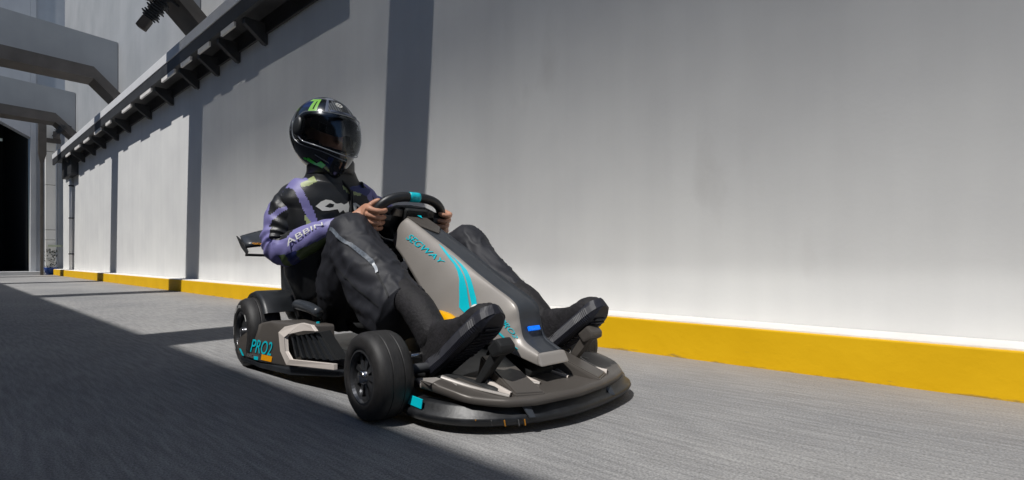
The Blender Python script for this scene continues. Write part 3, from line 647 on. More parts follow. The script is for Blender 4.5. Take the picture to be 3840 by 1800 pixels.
# joints
HIP = {-1: Vector((-.86, -.16, .27)), 1: Vector((-.86, .06, .27))}
KNEE = {-1: Vector((-.575, -.235, .565)), 1: Vector((-.40, .215, .535))}
ANK = {-1: Vector((-.125, -.195, .275)), 1: Vector((-.01, .205, .285))}
HEEL = {-1: Vector((-.015, -.195, .105)), 1: Vector((.095, .21, .13))}
TOE = {-1: Vector((.262, -.19, .292)), 1: Vector((.322, .222, .292))}
PEL = Vector((-.90, -.07, .30)); CHEST = Vector((-.865, -.20, .62)); NECK = Vector((-.84, -.215, .80)); HEAD = Vector((-.825, -.25, 1.01))
SHO = {-1: Vector((-.885, -.375, .735)), 1: Vector((-.83, -.035, .735))}
ELB = {-1: Vector((-.885, -.425, .50)), 1: Vector((-.72, .12, .52))}
WRI = {-1: Vector((-.60, -.255, .615)), 1: Vector((-.555, .195, .59))}
def frames(P, hint):
    out = []
    for i, p in enumerate(P):
        t = (P[min(i+1, len(P)-1)]-P[max(i-1, 0)]).normalized(); u = Vector(hint); u = (u-t*u.dot(t)).normalized(); out.append((p, t, u, t.cross(u)))
    return out
def loft(bm, keys, hint, k=8, n=48, disp=None, matfn=None, cap=True, expo=2.0):
    """keys: (point, radius along hint, radius across); returns frames. t runs 0..1"""
    P = catmull([q[0] for q in keys], k); R = catmull([Vector((q[1], q[2], 0)) for q in keys], k); fr = frames(P, hint); rows = []
    T = len(P)-1
    for i, (p, t, u, v) in enumerate(fr):
        row = []
        for j in range(n):
            a = 2*PI*j/n; c, s_ = math.cos(a), math.sin(a); e = 2/expo
            q = u*math.copysign(abs(c)**e, c)*R[i].x+v*math.copysign(abs(s_)**e, s_)*R[i].y
            if disp: q = q*(1+disp(i/T, a, p+q)/max(.02, q.length))
            row.append(bm.verts.new(p+q))
        rows.append(row)
    for i in range(T):
        for j in range(n):
            f = bm.faces.new((rows[i][j], rows[i][(j+1) % n], rows[i+1][(j+1) % n], rows[i+1][j])); f.smooth = True
            if matfn: f.material_index = matfn((i+.5)/T, 2*PI*(j+.5)/n, f.calc_center_median())
    if cap:
        for row in (rows[0], rows[-1]):
            f = bm.faces.new(row); 
    return P, fr, R
def remesh(bm, vox, name):
    me = bpy.data.meshes.new('tmp'); bm.to_mesh(me); bm.free(); o = bpy.data.objects.new('tmp', me); COL.objects.link(o)
    m = o.modifiers.new('r', 'REMESH'); m.mode = 'VOXEL'; m.voxel_size = vox; m2 = o.modifiers.new('s', 'SMOOTH'); m2.iterations = 3; m2.factor = .5
    dg = bpy.context.evaluated_depsgraph_get(); r = bpy.data.meshes.new_from_object(o.evaluated_get(dg)); bpy.data.objects.remove(o); bm = B(); bm.from_mesh(r); bpy.data.meshes.remove(r); return bm
# ---- body (skin): trunk, limbs, neck, head with a face; hands below
bm = B()
loft(bm, [(PEL, .10, .14), (PEL.lerp(CHEST, .5), .09, .13), (CHEST, .10, .15), (NECK-Vector((0, 0, .06)), .07, .13), (NECK, .05, .055), (HEAD-Vector((-.01, 0, .06)), .055, .055)], (1, 0, 0), 4, 20)
for s in (-1, 1):
    loft(bm, [(HIP[s], .07, .07), (HIP[s].lerp(KNEE[s], .5), .062, .062), (KNEE[s], .05, .05), (KNEE[s].lerp(ANK[s], .35), .048, .048), (ANK[s], .032, .032), (HEEL[s]*.75+TOE[s]*.25+Vector((-.01, 0, .02)), .02, .02)], (0, 1, 0), 4, 16)
    loft(bm, [(SHO[s], .045, .045), (SHO[s].lerp(ELB[s], .5), .042, .042), (ELB[s], .036, .036), (ELB[s].lerp(WRI[s], .4), .034, .034), (WRI[s], .024, .024)], (0, 0, 1), 4, 16)
hd = Matrix.Rotation(math.radians(12), 4, 'Z') @ Matrix.Rotation(math.radians(4), 4, 'Y')
def H(x, y, z): return HEAD+(hd @ Vector((x, y, z)))
rings = []
for zz, rx, ry, cx_ in ((-.125, .030, .030, .055), (-.11, .045, .045, .045), (-.08, .062, .056, .03), (-.04, .080, .066, .012), (0, .090, .072, 0), (.04, .095, .075, -.004), (.08, .085, .068, -.008), (.105, .06, .05, -.01), (.118, .02, .02, -.01)):
    rings.append([bm.verts.new(H(cx_+rx*math.cos(2*PI*k/20), ry*math.sin(2*PI*k/20), zz)) for k in range(20)])
for a, b in zip(rings, rings[1:]):
    for k in range(20): bm.faces.new((a[k], a[(k+1) % 20], b[(k+1) % 20], b[k]))
bm.faces.new(rings[0]); bm.faces.new(rings[-1])
tube(bm, [H(.085, 0, .03), H(.105, 0, -.01), H(.112, 0, -.028), H(.09, 0, -.036)], [.010, .013, .015, .010], 10)
tube(bm, [H(.088, .022, -.062), H(.099, 0, -.060), H(.088, -.022, -.062)], [.006, .008, .006], 8)
tube(bm, [H(.083, .025, -.070), H(.095, 0, -.071), H(.083, -.025, -.070)], [.006, .008, .006], 8)
for s in (-1, 1): tube(bm, [H(.0, s*.070, .02), H(-.008, s*.080, .0), H(.0, s*.071, -.03)], [.010, .012, .008], 8)
fixn(bm); body = remesh(bm, .006, 'body')
# hands: grip the rim of the steering wheel
SWM = Matrix.Translation((-.535, 0, .632)) @ Matrix.Rotation(math.radians(-62), 4, 'Y')
def hand(s):
    """s=-1 right hand; palm outside the rim, fingers curl over the front and come back inside it"""
    b = B(); a = -s*1.62 if False else (math.radians(88)*s)
    c0 = SWM @ swp(a); tan = ((SWM @ swp(a-.05*s))-(SWM @ swp(a+.05*s))).normalized()     # towards the wheel top
    out = (c0-Vector((-.535, 0, .632))); out = (out-tan*out.dot(tan)).normalized()         # away from the wheel centre
    nrm = tan.cross(out)*(-s); nrm.normalize()
    if nrm.x < 0: nrm = -nrm                                                                 # points forward (away from the driver)
    def W(t, o, n): return c0+tan*t+out*o+nrm*n
    # palm block
    loft(b, [(WRI[s], .024, .026), (WRI[s].lerp(W(0, .03, -.03), .6), .024, .032), (W(0.0, .030, -.024), .024, .046), (W(.004, .038, .004), .017, .048)], out, 4, 16)
    for i, (tt, ln, r) in enumerate(((.040, 1.0, .0112), (.015, 1.06, .0116), (-.011, 1.0, .0110), (-.035, .85, .0096))):
        R_ = .0335+r*.15
        pts = [W(tt*.9, .032, -.012), W(tt, .036, .012)]
        n_ = 7; amax = (200 if i else 150)*ln
        for k in range(n_+1):
            ang = math.radians(35+(amax-35)*k/n_); pts.append(W(tt+.001*k*(1 if i == 0 else 0), R_*math.cos(ang), R_*math.sin(ang)))
        rr = [r*1.15, r*1.18]+[r*x for x in (1.1, 1.0, 1.08, .98, .92, .95, .88, .6)][:len(pts)-2]
        tube(b, pts, rr, 10)
    # thumb lies along the rim on the driver's side
    tube(b, [W(-.010, .030, -.026), W(.020, .022, -.036), W(.045, .006, -.034), W(.064, -.010, -.026), W(.070, -.016, -.020)], [.017, .0155, .0135, .012, .007], 10, 2)
    fixn(b); return remesh(b, .0028, 'hand')
for s in (-1, 1):
    hb = hand(s); me = bpy.data.meshes.new('t'); hb.to_mesh(me); hb.free(); body.from_mesh(me); bpy.data.meshes.remove(me)
person = obj('person', body, M['skin'], None, True); person.location = kart.location; person.rotation_euler = kart.rotation_euler
tag(person, 'rider in a black and lavender jacket and dark helmet gripping the steering wheel', 'person')
eye = B()
for s in (-1, 1): lathe(eye, [(0, .0), (.006, .003), (.009, .008), (.006, .014), (0, .017)], 12, H(.072, s*.032, .012), 'x')
fixn(eye)
for s in (0,): obj('eyes', eye, M['white_mark'], person, True)
# ---- jacket
JM = [M['leather'], M['purple'], M['lime'], M['navy'], M['green']]
def nz(p, sc, a=1): return noise.noise(Vector(p)*sc)*a
def ridge(x): return 1-abs(2*(x-math.floor(x))-1)
TK = [(PEL+Vector((.0, -.02, -.03)), .160, .195), (PEL+Vector((.01, -.04, .06)), .165, .210), (PEL.lerp(CHEST, .45)+Vector((.01, -.045, 0)), .158, .215), (CHEST+Vector((.0, -.005, -.02)), .150, .212), (CHEST.lerp(NECK, .42), .135, .210), (CHEST.lerp(NECK, .72), .120, .215), (NECK+Vector((0, 0, -.004)), .105, .180), (NECK+Vector((.004, 0, .020)), .098, .125), (NECK+Vector((.012, -.004, .060)), .092, .100)]
def torso_disp(t, a, p):
    d = .006*nz(p, 7)+.003*nz(p, 17)
    w = ridge((p.z*9+.8*nz(p, 5)+abs(math.sin(a))*1.2)); d += .005*w*max(0, 1-t*1.5)
    return d
def pin(poly, x, y):
    c = False; j = len(poly)-1
    for i in range(len(poly)):
        if (poly[i][1] > y) != (poly[j][1] > y) and x < (poly[j][0]-poly[i][0])*(y-poly[i][1])/(poly[j][1]-poly[i][1])+poly[i][0]: c = not c
        j = i
    return c
# panels sewn on the chest: (side from the breastbone, height), material index
CHEST_PANELS = [
 (1, [(-.215, .80), (-.19, .83), (-.125, .835), (-.125, .805), (-.13, .80), (-.15, .795), (-.168, .785), (-.168, .77), (-.162, .755), (-.156, .735), (-.142, .705), (-.128, .675), (-.120, .650), (-.112, .62), (-.108, .58), (-.125, .58), (-.145, .62), (-.158, .66), (-.170, .69), (-.180, .72), (-.192, .76), (-.215, .785)]),
 (2, [(-.168, .788), (-.14, .802), (-.11, .825), (-.105, .80), (-.125, .788), (-.14, .778), (-.166, .772)]),
 (2, [(-.162, .66), (-.14, .625), (-.118, .605), (-.135, .58), (-.158, .63)]),
 (3, [(.015, .775), (.04, .790), (.115, .81), (.17, .80), (.12, .75), (.085, .76), (.04, .765)]),
 (2, [(-.005, .790), (.015, .777), (.045, .767), (.085, .762), (.075, .750), (.035, .752), (.005, .762)]),
 (1, [(.165, .81), (.215, .80), (.215, .70), (.150, .69), (.135, .715), (.12, .735), (.11, .75)])]
def torso_mat(t, a, p):
    q = p-CHEST
    if q.x < .0:
        return 1 if (abs(q.y) > .15 and .62 < p.z < .76) else 0
    m = 0
    for k, poly in CHEST_PANELS:
        if pin(poly, q.y, p.z): m = k
    return m
jb = B()
TP, TF, TR = loft(jb, TK, (1, 0, 0), 16, 180, torso_disp, torso_mat, expo=2.3)
def sleeve(s):
    S, E, Wr = SHO[s], ELB[s], WRI[s]
    inn = Vector((0, -s*.07, .0))
    m1 = S.lerp(E, .70); m2 = E.lerp(Wr, .26); ce = (m1+m2)*.5*.42+E*.58
    k_ = 1.0 if s < 0 else .92
    keys = [(S+inn+Vector((0, 0, .0)), .060, .100), (S+Vector((0, s*-.035, -.004)), .062*k_, .092*k_), (S+Vector((0, s*-.010, -.035)), .074*k_, .092*k_), (S.lerp(E, .30)+Vector((0, -s*.004, 0)), .076*k_, .090*k_), (m1+Vector((-.004, s*.006, 0)), .074*k_, .080*k_), (ce, .072*k_, .074*k_), (m2+Vector((0, 0, -.006)), .064*k_, .070*k_), (E.lerp(Wr, .6), .053, .057), (E.lerp(Wr, .9), .038, .040), (E.lerp(Wr, 1.0), .034, .034)]
    def disp(t, a, p):
        m = math.exp(-((t-.50)/.17)**2); q = ridge(t*17+.5*math.sin(a)+1.2*nz(p, 9))
        return .009*m*(q-.5)+.008*nz(p, 9)+.003*nz(p, 24)+.004*(ridge(t*9+a*.6+nz(p, 6)*1.5)-.5)
    PIPE = [(.38, 8), (.325, -24), (.295, -40), (.262, -52), (.232, -72), (.205, -92), (.18, -144), (.21, -144), (.24, -92), (.268, -72), (.30, -53), (.332, -38), (.36, -22), (.42, -4)]
    BACK = [(.06, 70), (.12, 62), (.22, 50), (.29, 38), (.36, 14), (.43, -10), (.43, 100), (.30, 100), (.06, 100)]
    def mf(t, a, p):
        # d: 0 on the outer side of the arm, + towards the back / underside
        d = (math.degrees(a)+180) % 360-180
        if s > 0: d = -d
        if t > .975: return 0
        low = 36+(t-.62)*85
        if t > .62:
            if low < d < 140: return 3 if .655 < t+.0004*(d-60) < .70 else 4
            top = -15-95*max(0, min(1, (t-.69)/.05))
            return 1 if top < d <= low else (1 if t > .80 else 0)
        if t > .42: return 1 if -14 < d < 110-max(0, (.50-t))*300 else 0
        if s < 0:
            if pin(PIPE, t, d) or pin(BACK, t, d): return 1
        elif t < .35 and -110 < d < -15: return 1
        return 0
    return keys, disp, mf
SL = {}
for s in (-1, 1):
    keys, dsp, mf = sleeve(s)
    # hint blends: use outward vector so that the angle 0 faces up and outwards
    hn = (ELB[s]-SHO[s]).cross(WRI[s]-ELB[s]).normalized()
    if hn.y*s < 0: hn = -hn
    SL[s] = loft(jb, keys, hn, 14, 96, dsp, mf)
fixn(jb)
jk = obj('jacket', jb, JM, person)
for p in jk.data.polygons: p.use_smooth = True
# collar, zip, cuffs as sub-parts
bm = B(); cq = NECK+Vector((.012, -.004, .070))
lathe(bm, [(.085, -.03), (.101, -.03), (.100, .030), (.092, .044), (.085, .03)], 40, (0, 0, 0), 'z')
for v in bm.verts: v.co = cq+Vector((v.co.x*1.02, v.co.y, v.co.z+.25*v.co.x*.0))
fixn(bm); obj('collar', bm, M['leather'], jk, True)
def torso_front(y, z, off=.0):
    """point on the front of the torso at side offset y (from chest centre) and height z"""
    best = None
    for i in range(len(TF)-1):
        if TF[i][0].z <= z <= TF[i+1][0].z:
            t = (z-TF[i][0].z)/max(1e-6, TF[i+1][0].z-TF[i][0].z); c = TF[i][0].lerp(TF[i+1][0], t); r = TR[i].lerp(TR[i+1], t); best = (c, r)
    if best is None: best = (TF[-1][0], TR[-1])
    c, r = best; yy = CHEST.y+y-c.y; k = max(0, 1-min(1, abs(yy)/r.y)**2.3); return Vector((c.x+r.x*k**(1/2.3)+.006+off, CHEST.y+y, z))
bm = B(); tube(bm, [torso_front(.022, z, .001) for z in (.50, .56, .62, .68, .73, .77)]+[NECK+Vector((.088, -.0, .03)), NECK+Vector((.088, -.004, .085))], .0055, 8, 3); obj('zip', bm, M['plastic_m'], jk, True)
bm = B(); tube(bm, [torso_front(.034, z, .0) for z in (.50, .56, .62, .68, .73, .77)], .004, 8, 3); obj('zip_flap', bm, M['leather'], jk, True)
for s in (-1, 1):
    bm = B(); ax = (WRI[s]-ELB[s]).normalized(); tube(bm, [WRI[s]-ax*.022, WRI[s]-ax*.01, WRI[s]+ax*.004], [.037, .0385, .034], 20); fixn(bm); obj('cuff', bm, M['leather'], jk, True)
# white print across the chest: looped shapes
def chest_poly(outline, holes=()):
    bm = B(); 
    def ring(pts): return [bm.verts.new((x, y, 0)) for x, y in pts]
    es = []
    for pts in [outline]+list(holes):
        r = ring(pts); es += [bm.edges.new((r[i], r[(i+1) % len(r)])) for i in range(len(r))]
    bmesh.ops.triangle_fill(bm, edges=es, use_beauty=True)
    for it in range(2): bmesh.ops.subdivide_edges(bm, edges=[e for e in bm.edges if e.calc_length() > .02], cuts=1)
    for v in bm.verts: v.co = torso_front(v.co.x, v.co.y, .004)
    fixn(bm); return bm
def ell(cx_, cy_, a, b, n=20, rot=0): return [(cx_+a*math.cos(t)*math.cos(rot)-b*math.sin(t)*math.sin(rot), cy_+a*math.cos(t)*math.sin(rot)+b*math.sin(t)*math.cos(rot)) for t in [2*PI*i/n for i in range(n)]]
zc = .694
L1 = [(-.125, zc-.004), (-.105, zc+.016), (-.085, zc+.026), (-.062, zc+.024), (-.045, zc+.012), (-.036, zc+.012), (-.022, zc+.016), (-.010, zc+.010), (.006, zc+.018), (.010, zc+.026), (.014, zc+.004), (.010, zc-.020), (-.006, zc-.024), (-.014, zc-.014), (-.030, zc-.026), (-.038, zc-.012), (-.050, zc-.014), (-.075, zc-.020), (-.100, zc-.022)]
bm = chest_poly(L1, [[(-.090, zc-.004), (-.070, zc+.012), (-.052, zc+.008), (-.056, zc-.004), (-.070, zc-.008)]]); obj('chest_print', bm, M['logo'], jk)
L2 = [(.032, zc+.020), (.045, zc+.022), (.075, zc+.004), (.105, zc-.006), (.150, zc-.012), (.150, zc-.026), (.110, zc-.026), (.075, zc-.020), (.040, zc-.022), (.034, zc-.008)]
bm = chest_poly(L2, [[(.048, zc+.010), (.070, zc-.004), (.060, zc-.010), (.048, zc-.006)]]); obj('chest_print', bm, M['logo'], jk)
# forearm lettering
P_, F_, R_ = SL[-1]
def on_sleeve(t, ang, off=.004):
    i = min(max(t, 0), .999)*(len(F_)-1); k = int(i); f = i-k; p = F_[k][0].lerp(F_[k+1][0], f); u = F_[k][2]; v = F_[k][3]; r = R_[k].lerp(R_[k+1], f)
    return p+u*math.cos(ang)*(r.x+off)+v*math.sin(ang)*(r.y+off)
def forearm_print(a, b):
    # follows the top of the forearm, letters leaning towards the wrist
    t = .69+.165*a-.010*b; d = 18-26*a-22*b+6*a*b; return on_sleeve(t, math.radians(d), .0065)
text_on('ABBIN', forearm_print, 'sleeve_print', M['logo'], jk, shear=.15)
# ---- trousers
tb_ = B()
def leg(s):
    Hh, K, A = HIP[s], KNEE[s], ANK[s]
    dn = Vector((0, 0, -1))
    if s < 0:
        keys = [(PEL+Vector((-.02, -.04, .02)), .12, .13), (Hh+Vector((.02, 0, .0)), .120, .130), (Hh.lerp(K, .5)+Vector((.0, 0, -.025)), .112, .130), (Hh.lerp(K, .85)+Vector((-.0, -.0, -.015)), .092, .112), (K+Vector((.002, 0, .0)), .084, .092), (K.lerp(A, .16)+Vector((-.005, 0, -.036)), .092, .112), (K.lerp(A, .38)+Vector((-.022, 0, -.058)), .098, .132), (K.lerp(A, .60)+Vector((-.035, 0, -.062)), .102, .136), (K.lerp(A, .84)+Vector((-.035, 0, -.048)), .100, .120)]
    else:
        keys = [(PEL+Vector((-.02, .06, .02)), .12, .13), (Hh+Vector((.02, 0, .0)), .11, .12), (Hh.lerp(K, .5), .095, .105), (Hh.lerp(K, .88), .078, .085), (K+Vector((.004, 0, .0)), .074, .080), (K.lerp(A, .2)+Vector((0, 0, -.01)), .070, .080), (K.lerp(A, .55)+Vector((0, 0, -.008)), .062, .066), (K.lerp(A, .85), .060, .062), (A+Vector((.012, 0, -.012)), .058, .058)]
    def disp(t, a, p):
        # folds fan out from the knee and run down the shin
        low = max(0, t-.45); q = ridge(a*.8+1.8*nz(p, 3)+t*1.5); q2 = ridge(a*1.6+t*4+2.0*nz(p, 5))
        q = q*q*(3-2*q); q2 = q2*q2*(3-2*q2); d = .006*(q-.5)*min(1, low*4+.2)+.002*(q2-.5)+.0012*nz(p, 22)+.014*nz(p, 4.2)
        d += .004*(ridge(t*14+a*.5+1.5*nz(p, 7))-.5)*math.exp(-((t-.40)/.2)**2)
        c_ = 1-abs(nz((p.x*.8, p.y*1.6, p.z*.8), 11)+.5*nz(p, 23))*2.2; d += .009*max(0, c_)**3*(.6+.4*math.sin(a))
        return d*(.6 if s > 0 else 1)
    return keys, disp
LF = {}
for s in (-1, 1):
    keys, dsp = leg(s); LF[s] = loft(tb_, keys, (0, 1, 0), 12, 96, dsp, None, expo=2.0 if s > 0 else 2.15)
fixn(tb_); tr = obj('trousers', tb_, M['cloth'], person, True)
def on_leg(s, t, ang, off=.004):
    P_, F2, R2 = LF[s]; i = min(max(t, 0), .999)*(len(F2)-1); k = int(i); f = i-k; p = F2[k][0].lerp(F2[k+1][0], f); u, v = F2[k][2], F2[k][3]; r = R2[k].lerp(R2[k+1], f)
    q = u*math.cos(ang)*r.x+v*math.sin(ang)*r.y; d = leg(s)[1](t, ang, p+q); return p+q*(1+(d+off)/q.length)
def strip(pts, w_, name, m, s=-1, off=.003, parent=None):
    bm = B(); P = catmull([Vector((t, d, 0)) for t, d in pts], 8); prev = None
    for p in P:
        a = on_leg(s, p.x, math.radians(p.y-w_), off); b = on_leg(s, p.x, math.radians(p.y+w_), off); r = [bm.verts.new(a), bm.verts.new(b)]
        if prev: bm.faces.new((prev[0], prev[1], r[1], r[0]))
        prev = r
    fixn(bm); return obj(name, bm, m, parent or tr, True)
strip([(.50, 168), (.57, 152), (.62, 141), (.69, 132), (.75, 127), (.80, 124)], 4.0, 'zip_tape', M['zip'], off=.008)
strip([(.80, 124), (.84, 125), (.87, 128)], 2.6, 'zip_pull', M['clear_zip'], off=.010)
strip([(.87, 128), (.91, 131), (.95, 133), (1.0, 140)], 1.6, 'zip_line', M['plastic_m'], off=.007)
strip([(.56, 205), (.66, 190), (.76, 176), (.88, 168), (.98, 165)], 1.0, 'seam', M['plastic_m'], off=.004)
strip([(.55, 30), (.66, 40), (.78, 48), (.95, 55)], 1.4, 'seam', M['plastic_m'], s=1, off=.002)
# ---- shoes
def shoe(s):
    h, t = HEEL[s], TOE[s]; ax = (t-h).normalized(); side = Vector((0, 1, 0)); side = (side-ax*side.dot(ax)).normalized(); up = ax.cross(side); 
    if up.z < 0: up = -up
    L_ = (t-h).length+.02
    def Q(x, y, z): return h+ax*x*L_+side*y+up*z
    r = person
    W_ = [(-.06, .024), (0.0, .040), (.12, .045), (.30, .043), (.5, .049), (.7, .055), (.82, .0535), (.90, .047), (.96, .037), (1.0, .025), (1.03, .004)]
    bm = B(); st = []
    for i in range(97):
        x = -.06+1.09*i/96
        for (a, wa), (b, wb) in zip(W_, W_[1:]):
            if a <= x <= b: wv = wa+(wb-wa)*((x-a)/(b-a)); break
        toe = max(0, x-.72)/.28; rib = .0013*(1 if i % 2 else -1)*(1 if x < .9 else 0); rd = max(0, x-.9)/.13
        top = .028+.008*math.exp(-((x-.05)/.25)**2); bot = -.022+.018*toe**2
        ww = wv+.006; top -= .012*rd**2; bot += .008*rd**2; tl = toe**2*.014; prof = [(-ww*.93+rib, bot+.008), (-ww-.003+rib, bot*.45+top*.35), (-ww+rib, top*.8+tl*.6), (-ww*.85, top+.004+tl), (0, top+.008+tl), (ww*.85, top+.004+tl), (ww-rib, top*.8+tl*.6), (ww+.003-rib, bot*.45+top*.35), (ww*.93-rib, bot+.008), (ww*.75, bot), (-ww*.75, bot)]
        st.append([bm.verts.new(Q(x, y, z)) for y, z in prof])
    for a, b in zip(st, st[1:]):
        for k in range(11): bm.faces.new((a[k], a[(k+1) % 11], b[(k+1) % 11], b[k]))
    bm.faces.new(st[0]); bm.faces.new(st[-1]); fixn(bm)
    root = empty('shoe', (0, 0, 0)); root.parent = person
    obj('sole', bm, M['sole'], root)
    # upper
    bm = B()
    secs = [(-.03, .038, .115), (.06, .048, .140), (.20, .050, .142), (.35, .050, .122), (.50, .051, .098), (.66, .054, .078), (.80, .052, .074), (.90, .045, .068), (.965, .032, .056), (1.0, .014, .040)]
    PS = catmull([Vector(q) for q in secs], 5); rows = []
    for q in PS:
        row = []
        for k in range(24):
            a = PI*k/23; c, s_ = math.cos(a), math.sin(a); row.append(bm.verts.new(Q(q.x, q.y*math.copysign(abs(c)**.7, c), .016+(q.z-.016)*abs(s_)**.75+.0035*noise.noise(Q(q.x, c*.05, s_*.05)*60))))
        rows.append(row)
    for a, b in zip(rows, rows[1:]):
        for k in range(23): bm.faces.new((a[k], a[k+1], b[k+1], b[k]))
    bm.faces.new(rows[-1]); bm.faces.new(rows[0][::-1]); fixn(bm); obj('upper', bm, M['suede'], root, True)
    # ankle shaft
    bm = B(); c1 = Q(.13, 0, .07); c2 = ANK[s]+Vector((.0, 0, .015)); c3 = ANK[s].lerp(KNEE[s], .38); loft(bm, [(c1, .048, .062), (c2, .055, .062), (c2.lerp(c3, .5), .052, .056), (c3, .048, .05)], side, 4, 24, lambda t, a, p: .004*nz(p, 30)); fixn(bm); obj('ankle_shaft', bm, M['suede'], root, True)
    # laces
    for k in range(5):
        x = .26+.075*k; z = .134-.016*k; bm = B(); tube(bm, [Q(x, -.026, z-.012), Q(x+.02, 0, z), Q(x+.035, .026, z-.014)], .0026, 6, 3); obj('lace', bm, M['plastic_m'], root, True)
    # tread blocks on the underside
    bm = B()
    for i in range(16):
        x = .02+.057*i
        if x > .93: break
        toe = max(0, x-.72)/.28; wv = .028 if x < .4 else .036
        if x > .85: wv = .028
        q = [Q(x, -wv, -.0225+.018*toe**2), Q(x+.030, -wv, -.0225+.018*toe**2), Q(x+.030, wv, -.0225+.018*toe**2), Q(x, wv, -.0225+.018*toe**2)]; prism(bm, q, up*-.004)
    fixn(bm); obj('tread', bm, M['sole'], root)
for s in (-1, 1): shoe(s)
# ---- helmet
M['shell'] = mat("glossy_black_shell", (0.008, 0.010, 0.013), 0.16, var=0.2, scale=6, coat=0.8)
M['shell2'] = mat("carbon_panel", (0.05, 0.055, 0.06), 0.3, coat=0.6)
t_ = M['shell2'].node_tree; wv_ = t_.nodes.new('ShaderNodeTexWave'); wv_.inputs['Scale'].default_value = 45; wv_.bands_direction = 'DIAGONAL'
cr_ = t_.nodes.new('ShaderNodeValToRGB'); cr_.color_ramp.elements[0].color = (.012, .013, .015, 1); cr_.color_ramp.elements[1].color = (.13, .14, .15, 1)
tc_ = t_.nodes.new('ShaderNodeTexCoord'); t_.links.new(tc_.outputs['Object'], wv_.inputs[0]); t_.links.new(wv_.outputs[0], cr_.inputs[0]); t_.links.new(cr_.outputs[0], t_.nodes['Principled BSDF'].inputs['Base Color'])
M['lime_gloss'] = mat("lime_gloss", (0.22, 0.50, 0.08), 0.25, coat=.5)
M['green_gloss'] = mat("green_gloss", (0.02, 0.75, 0.02), 0.3, coat=.5)
M['blue_gloss'] = mat("dark_blue_gloss", (0.012, 0.022, 0.085), 0.2, coat=.6)
M['grey_gloss'] = mat("grey_blue_gloss", (0.10, 0.115, 0.16), 0.22, coat=.6)
M['visor'] = bpy.data.materials.new("smoked_visor"); M['visor'].use_nodes = True
t_ = M['visor'].node_tree; o_ = t_.nodes['Material Output']; g_ = t_.nodes.new('ShaderNodeBsdfGlossy'); g_.inputs['Roughness'].default_value = .04; g_.inputs['Color'].default_value = (.9, .95, 1, 1)
tr_ = t_.nodes.new('ShaderNodeBsdfTransparent'); tr_.inputs['Color'].default_value = (.62, .64, .66, 1); fr_ = t_.nodes.new('ShaderNodeFresnel'); fr_.inputs['IOR'].default_value = 1.55; mx_ = t_.nodes.new('ShaderNodeMixShader')
t_.links.new(fr_.outputs[0], mx_.inputs[0]); t_.links.new(tr_.outputs[0], mx_.inputs[1]); t_.links.new(g_.outputs[0], mx_.inputs[2]); t_.links.new(mx_.outputs[0], o_.inputs[0])
HR = empty('helmet', HEAD); HR.parent = person; HR.scale = (1.045, 1.045, 1.045); HR.rotation_euler = (math.radians(-2), math.radians(7), math.radians(14))
def hpt(az, el, off=0.0):
    """az 0 = forward, + to the rider's left; el -90..90; helmet surface"""
    ca, sa = math.cos(az), math.sin(az); ce, se = math.cos(el), math.sin(el)
    rx = .150+.012*max(0, -ca); ry = .128; rz = .160 if se > 0 else .150
    x, y, z = rx*ca*ce, ry*sa*ce, rz*se
    # chin bar: lower front pushed forward and down, narrowing to the middle
    if se < 0:
        k = min(1, -se/.85); f = max(0, ca)**1.2
        x += (.038*k*(1-k*.35)+.012)*f; z -= .040*k*f*max(0, ca); y *= 1-.10*k*f-.12*k
        x *= 1-.10*k*max(0, -ca)
    else: x += .012*max(0, ca)**2*(1-se)
    d = Vector((x, y, z)); return d+d.normalized()*off
EYE0, EYE1, EA = math.radians(-21), math.radians(23), math.radians(82)
def in_port(az, el):
    a = (az+PI) % (2*PI)-PI
    if abs(a) > EA: return False
    lo = EYE0+math.radians(8)*(abs(a)/EA)**2; hi = EYE1-math.radians(4)*(abs(a)/EA)**2
    e = abs(a)/EA
    if e > .86: q = (e-.86)/.14; lo += (hi-lo)*.35*q; hi -= (hi-lo)*.25*q
    return lo < el < hi
def hmat(az, el):
    a = math.degrees((az+PI) % (2*PI)-PI); e = math.degrees(el)
    if abs(a) < 9 and e > 25: return 0
    if 10 < abs(a) < 38 and 28 < e < 58 and not (abs(a) > 30 and e > 50): return 1
    if 38 <= abs(a) < 44 and 30 < e < 66: return 5
    if a < 0:
        A_ = -a
        if 58 < A_ < 64 and 30 < e < 56: return 2
        if 68 < A_ < 75 and 30 < e < 52: return 2
        if 58 < A_ < 90 and 51 < e < 57: return 2
        if 58 < A_ < 75 and 28 < e < 32: return 2
        if 108 < A_ < 118 and 30 < e < 36: return 2
        if 70 < A_ < 100 and 36 < e < 66: return 4
    if 20 < abs(a) < 50 and 60 < e < 74: return 5
    if -50 < a < -38+(e+60)*.4 and -60 < e < -32 and a > -50+(e+60)*.5: return 4
    return 0
bm = B(); NA, NE = 240, 110; Gp = {}
E0, E1 = math.radians(-66), math.radians(90)
for j in range(NE+1):
    el = E0+(E1-E0)*j/NE
    for i in range(NA): Gp[i, j] = bm.verts.new(hpt(2*PI*i/NA, el, .0015*math.sin(3*el)*0))
for j in range(NE):
    for i in range(NA):
        az, el = 2*PI*(i+.5)/NA, E0+(E1-E0)*(j+.5)/NE
        if in_port(az, el): continue
        if j == NE-1 and False: continue
        f = bm.faces.new((Gp[i, j], Gp[(i+1) % NA, j], Gp[(i+1) % NA, j+1], Gp[i, j+1])); f.material_index = hmat(az, el); f.smooth = True
bmesh.ops.remove_doubles(bm, verts=[v for (i, j), v in Gp.items() if j == NE], dist=1e-4); bmesh.ops.delete(bm, geom=[v for v in bm.verts if not v.link_faces], context='VERTS')
fixn(bm); obj('shell', bm, [M['shell'], M['shell2'], M['lime_gloss'], M['green_gloss'], M['blue_gloss'], M['grey_gloss']], HR)
